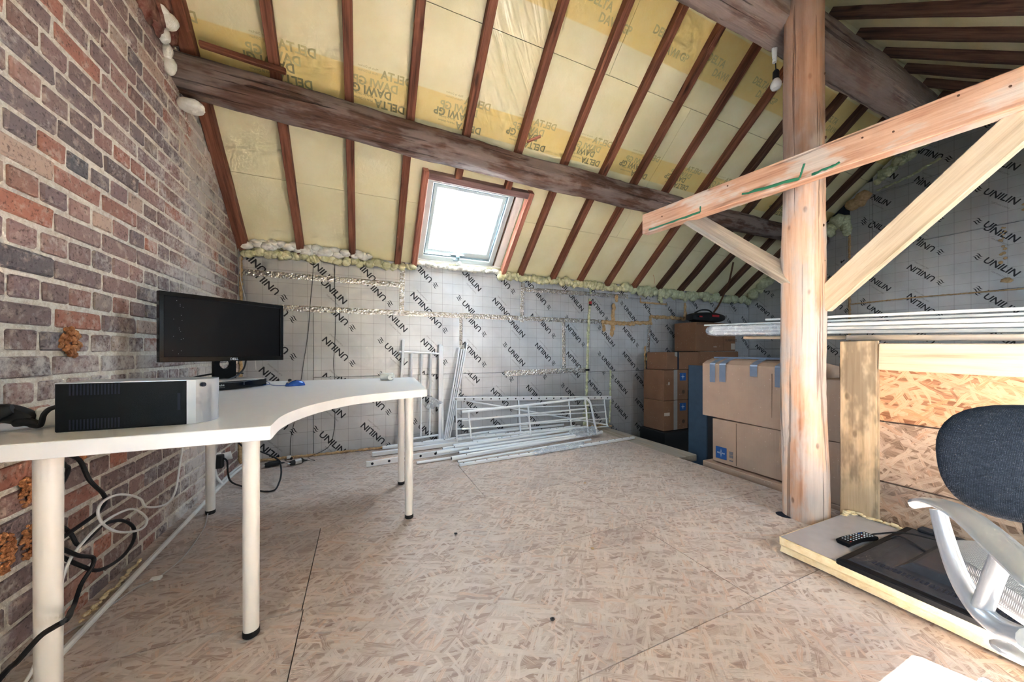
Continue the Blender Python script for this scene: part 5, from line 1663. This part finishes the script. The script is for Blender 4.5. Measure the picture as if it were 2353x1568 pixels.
# ================================================================ INSULATION SLAB, TV, REMOTE
sl = thing('insulation_slab', 'thick foil-faced insulation slab lying on the floor in front of the partition', 'insulation slab', (2.12, .2, 0))
b = B(); rings = []
pr = [(1.832, .002), (1.812, .012), (1.818, .034), (1.806, .046), (1.812, .070), (1.808, .0785), (2.43, .0785), (2.435, .002)]
n = 60
for i in range(n + 1):
    y = .968 - (1.968) * i / n
    rings.append([b.bm.verts.new((p[0] + (.006 * noise.noise(V((y * 7, p[1] * 30, 1))) if p[1] < .078 else .003 * noise.noise(V((y * 9, p[0], 3)))), y + (.004 * noise.noise(V((p[0] * 9, p[1] * 20, 0))) if i == 0 else 0), p[1])) for p in pr])
b.skin(rings); b.obj('foam_core', MT['slab_foam'], sl, smooth=True)
b = B(); rows = []
for i in range(n + 1):
    y = .966 - 1.964 * i / n
    rows.append([b.bm.verts.new((1.810 + .004 * noise.noise(V((y * 9, 2, 3))), y, .0797)), b.bm.verts.new((2.425 - .015 * abs(noise.noise(V((y * 6, 5, 3)))), y, .0797))])
for r0, r1 in zip(rows, rows[1:]): b.bm.faces.new((r0[0], r0[1], r1[1], r1[0]))
b.obj('foil_facing', MT['slab_face'], sl)
foam('torn_edge', [(2.36, .965, .08), (2.43, .95, .085), (2.43, .80, .083), (2.435, .76, .082)], .014, 'slab_foam', sl, .8, .5, (1, 1.3, .6))

tv = thing('flat_television', 'dusty black flat television lying face down on the insulation slab', 'television', (2.1, .25, .0805))
TX0, TX1, TY0, TY1 = 1.785, 2.425, -.24, .748
M0 = T(V(((TX0 + TX1) / 2, (TY0 + TY1) / 2, .0805)))
hx, hy = (TX1 - TX0) / 2, (TY1 - TY0) / 2
b = B()
def rr(dx, dy, z): return [b.bm.verts.new((sx * (hx - dx), sy * (hy - dy), z)) for sx, sy in ((-1, -1), (1, -1), (1, 1), (-1, 1))]
b.skin([rr(.004, .004, 0), rr(0, 0, .004), rr(0, 0, .020), rr(.004, .004, .024), rr(.022, .022, .026)])
b.obj('screen_rim', MT['black'], tv, M0)
b = B()
b.skin([rr(.022, .022, .022), rr(.03, .03, .030), rr(.06, .075, .036), rr(.085, .10, .036)])
bs = b.obj('rear_shell', MT['tv_back'], tv, M0)
b = B()
def rq(x0, x1, y0, y1, z): return [b.bm.verts.new(p + (z,)) for p in ((x0, y0), (x1, y0), (x1, y1), (x0, y1))]
b.skin([rq(-.19, .21, -.40, .36, .034), rq(-.17, .19, -.38, .33, .060), rq(-.16, .18, -.37, .32, .063)])
b.obj('rear_housing', MT['tv_back'], tv, M0)
for i in range(46):
    y = TY1 - .09 - i * .0115
    if i < 46: B().box((1.848, y, .1150), (1.876, y + .0065, .1185)).obj('vent_slot', MT['hole'], bs)
B().box((2.38, .46, .112), (2.43, .70, .128), None, .004).obj('wall_plate_boss', MT['tv_back'], tv)
rm = thing('remote_control', 'black remote control with coloured buttons lying on the slab', 'remote', (2.08, .80, .08))
d = V((.199, -.022, 0)).normalized()
RMx = frame((1.985, .808, .0805), tuple(d), (-d.y, d.x, 0))
b = B(); rings = []
for i in range(9):
    t = i / 8; w = .024 + .003 * math.cos(t * PI * 2)
    zb = .004 * (1 - (2 * t - 1) ** 2) + .001; zt = zb + .017 + .006 * (1 - (2 * t - 1) ** 2) * .5
    rings.append([b.bm.verts.new((.20 * t, y, z)) for y, z in ((-w * .8, zb), (w * .8, zb), (w, zb + .01), (w * .9, zt), (-w * .9, zt), (-w, zb + .01))])
b.skin(rings); b.obj('remote_case', MT['black'], rm, RMx, smooth=True)
for name, mt, pick in (('white_button', 'logo_white', 0), ('red_button', 'red', 1), ('blue_button', 'blue', 2), ('yellow_button', 'orange_cord', 3)):
    for i in range(9):
        for j in range(4):
            c = {(0, 0): 1, (5, 1): 1, (6, 3): 2, (7, 3): 2, (2, 2): 3}.get((i, j), 0)
            if c != pick: continue
            t = (.022 + i * .019) / .20
            zt = .004 * (1 - (2 * t - 1) ** 2) + .001 + .017 + .003 * (1 - (2 * t - 1) ** 2)
            x, y = .022 + i * .019, -.015 + j * .010
            B().box((x, y - .002, zt - .001), (x + .007, y + .002, zt + .0012), None, .0006).obj(name, MT[mt], rm, RMx)
cable('tv_cord', [(2.36, .50, .135), (2.28, .60, .140), (2.24, .70, .135), (2.22, .78, .095), (2.20, .79, .088), (2.17, .77, .086), (2.19, .74, .092), (2.21, .70, .125), (2.15, .60, .118)], .0035, 'black_soft', 'thin black cord curling off the television beside the remote')

# ================================================================ OFFICE CHAIR
ch = thing('office_chair', 'swivel office chair with black mesh back and silver loop armrests', 'chair', (1.34, .07, 0))
cd = V((-.685, -.729, 0)).normalized()      # way the chair faces
cr = V((.729, -.685, 0)).normalized()       # towards its other armrest
cc = V((1.34, .07, 0))
MC = frame((cc.x, cc.y, 0), tuple(cr), tuple(-cd))     # x across, y towards the back


def arm(side):
    o = V((0, 0, 0)) if side < 0 else cr * .50
    def q(l): return [V(p) + o for p in l]
    pad = q([(1.122, .334, .612), (1.112, .323, .622), (1.083, .293, .641), (1.049, .256, .645), (1.019, .224, .636), (.993, .196, .622), (.962, .163, .606), (.930, .130, .590)])
    b = B(); P0 = crom(pad, 4); rings = []
    for i, p in enumerate(P0):
        t = i / (len(P0) - 1)
        w = .020 * (.35 + .65 * min(1, t * 6)) + .012 * t
        if t > .93: w *= .7
        rings.append(b.ring(p, cr, V((0, 0, 1)), w, .0085, 14, 2.6))
    b.skin(rings); ap = b.obj('armrest_pad', MT['silver'], ch, smooth=True)
    lo = crom(q([(1.078, .288, .628), (1.070, .279, .590), (1.054, .262, .540), (1.038, .245, .508), (1.020, .225, .488), (1.004, .208, .482), (.985, .188, .486), (.962, .165, .498)]), 4)
    B().tube(lo, [.009 + .004 * min(1, i / 18) for i in range(len(lo))], 12, ry=.012).obj('armrest_support', MT['silver'], ch, smooth=True)
    B().tube(crom(q([(1.016, .221, .489), (1.008, .212, .53), (.998, .202, .575), (.990, .193, .612)]), 4), .010, 12, ry=.013).obj('armrest_strut', MT['silver'], ch, smooth=True)
    c0 = q([(.99, .19, .485)])[0]; c1 = c0 + (cr * .14 if side < 0 else -cr * .14) + V((0, 0, -.055))
    B().tube(crom([c0, c0.lerp(c1, .5) + V((0, 0, -.02)), c1], 4), .014, 10).obj('armrest_bracket', MT['silver'], ch, smooth=True)


arm(-1); arm(1)
# seat
b = B(); rings = []
for z_, k in ((.425, .86), (.435, .96), (.455, 1.0), (.478, .97), (.487, .85)):
    rings.append([b.bm.verts.new(((abs(math.cos(a)) ** .6) * math.copysign(1, math.cos(a)) * .245 * k, (abs(math.sin(a)) ** .6) * math.copysign(1, math.sin(a)) * .235 * k, z_ + (.012 * math.cos(a) ** 2 if z_ > .46 else 0))) for a in [2 * PI * i / 32 for i in range(32)]])
b.skin(rings); b.obj('seat', MT['fabric_grey'], ch, MC, smooth=True)
B().box((-.18, -.17, .405), (.18, .17, .43), None, .01).obj('seat_pan', MT['black'], ch, MC)
# back: oval mesh cushion, slightly curved
bc = V((1.526, .237, .675)); tilt = .16
up_b = (V((0, 0, 1)) - cd * tilt).normalized()
MBk = frame(tuple(bc), tuple(cr), tuple(up_b))
b = B(); NR, NA = 8, 40
def bpt(r, a, s):
    ca, sa = math.cos(a), math.sin(a); kk = (abs(ca) ** 2.5 + abs(sa) ** 2.5) ** (-1 / 2.5)
    x, y = r * ca * kk * .215, r * sa * kk * .145
    th = .026 * math.sqrt(max(0, 1 - r ** 3.0))
    return (x, y, .9 * x * x - .012 + s * th)
for s in (1, -1):
    cv = b.bm.verts.new(bpt(0, 0, s)); prev = None
    rs = [math.sin(PI / 2 * (i + 1) / NR) for i in range(NR)]
    for r in rs:
        rg = [b.bm.verts.new(bpt(r, 2 * PI * i / NA, s)) for i in range(NA)]
        for i in range(NA):
            j = (i + 1) % NA
            f = (cv, rg[i], rg[j]) if prev is None else (prev[i], rg[i], rg[j], prev[j])
            b.bm.faces.new(f)
        prev = rg
bmesh.ops.remove_doubles(b.bm, verts=b.bm.verts, dist=.0004)
b.obj('backrest', MT['mesh_black'], ch, MBk, smooth='all')
p_top = MBk @ V((0, -.08, -.03)); p_bot = MC @ V((0, .16, .41))
B().tube(crom([p_top, p_top.lerp(p_bot, .4) - cd * .05, p_bot - cd * .06, p_bot], 5), .022, 10, ry=.012).obj('back_bar', MT['black'], ch, smooth=True)
B().tube([MC @ V((-.10, -.10, .40)), MC @ V((-.30, -.10, .415))], .006, 8).obj('lever_rod', MT['silver'], ch, smooth=True)
B().tube(crom([MC @ V((-.25, -.10, .414)), MC @ V((-.28, -.105, .418)), MC @ V((-.32, -.11, .424))], 4), [.010, .016, .022, .026, .028, .028, .026, .02, .010], 12, ry=.004).obj('lever_paddle', MT['silver'], ch, smooth=True)
B().tube([MC @ V((0, 0, .12)), MC @ V((0, 0, .41))], [.028, .022], 14).obj('gas_column', MT['black'], ch, smooth=True)
for k in range(5):
    a = 2 * PI * k / 5 + .5
    e = V((math.cos(a) * .30, math.sin(a) * .30, .07))
    B().tube([MC @ V((0, 0, .105)), MC @ V((e.x * .5, e.y * .5, .095)), MC @ V((e.x, e.y, .075))], [.03, .024, .016], 10).obj('base_arm', MT['silver'], ch, smooth=True)
    cs = B().cyl(MC @ V((e.x, e.y, .05)), MC @ V((e.x, e.y, .078)), .008, n=8).obj('caster_stem', MT['black'], ch)
    tx_ = V((-math.sin(a), math.cos(a), 0))
    B().cyl(MC @ (V((e.x, e.y, .027)) - tx_ * .02), MC @ (V((e.x, e.y, .027)) + tx_ * .02), .0265, n=18).obj('caster', MT['black_soft'], cs, smooth=True)

# small debris on the floor
for i, (x, y) in enumerate([(1.48, 2.05), (.62, 1.05), (1.02, 1.35), (.45, 1.75)]):
    B().blob((x, y, .006), .007, 1, .5, (1.3, 1, .7)).obj('floor_crumb', MT['black_soft' if i % 2 else 'foam_tan'], label=['tan foam crumb on the floor near the post', 'black crumb on the open floor nearest the camera', 'tan foam crumb in the middle of the floor', 'black crumb on the floor beside the desk leg'][i], cat='crumb')
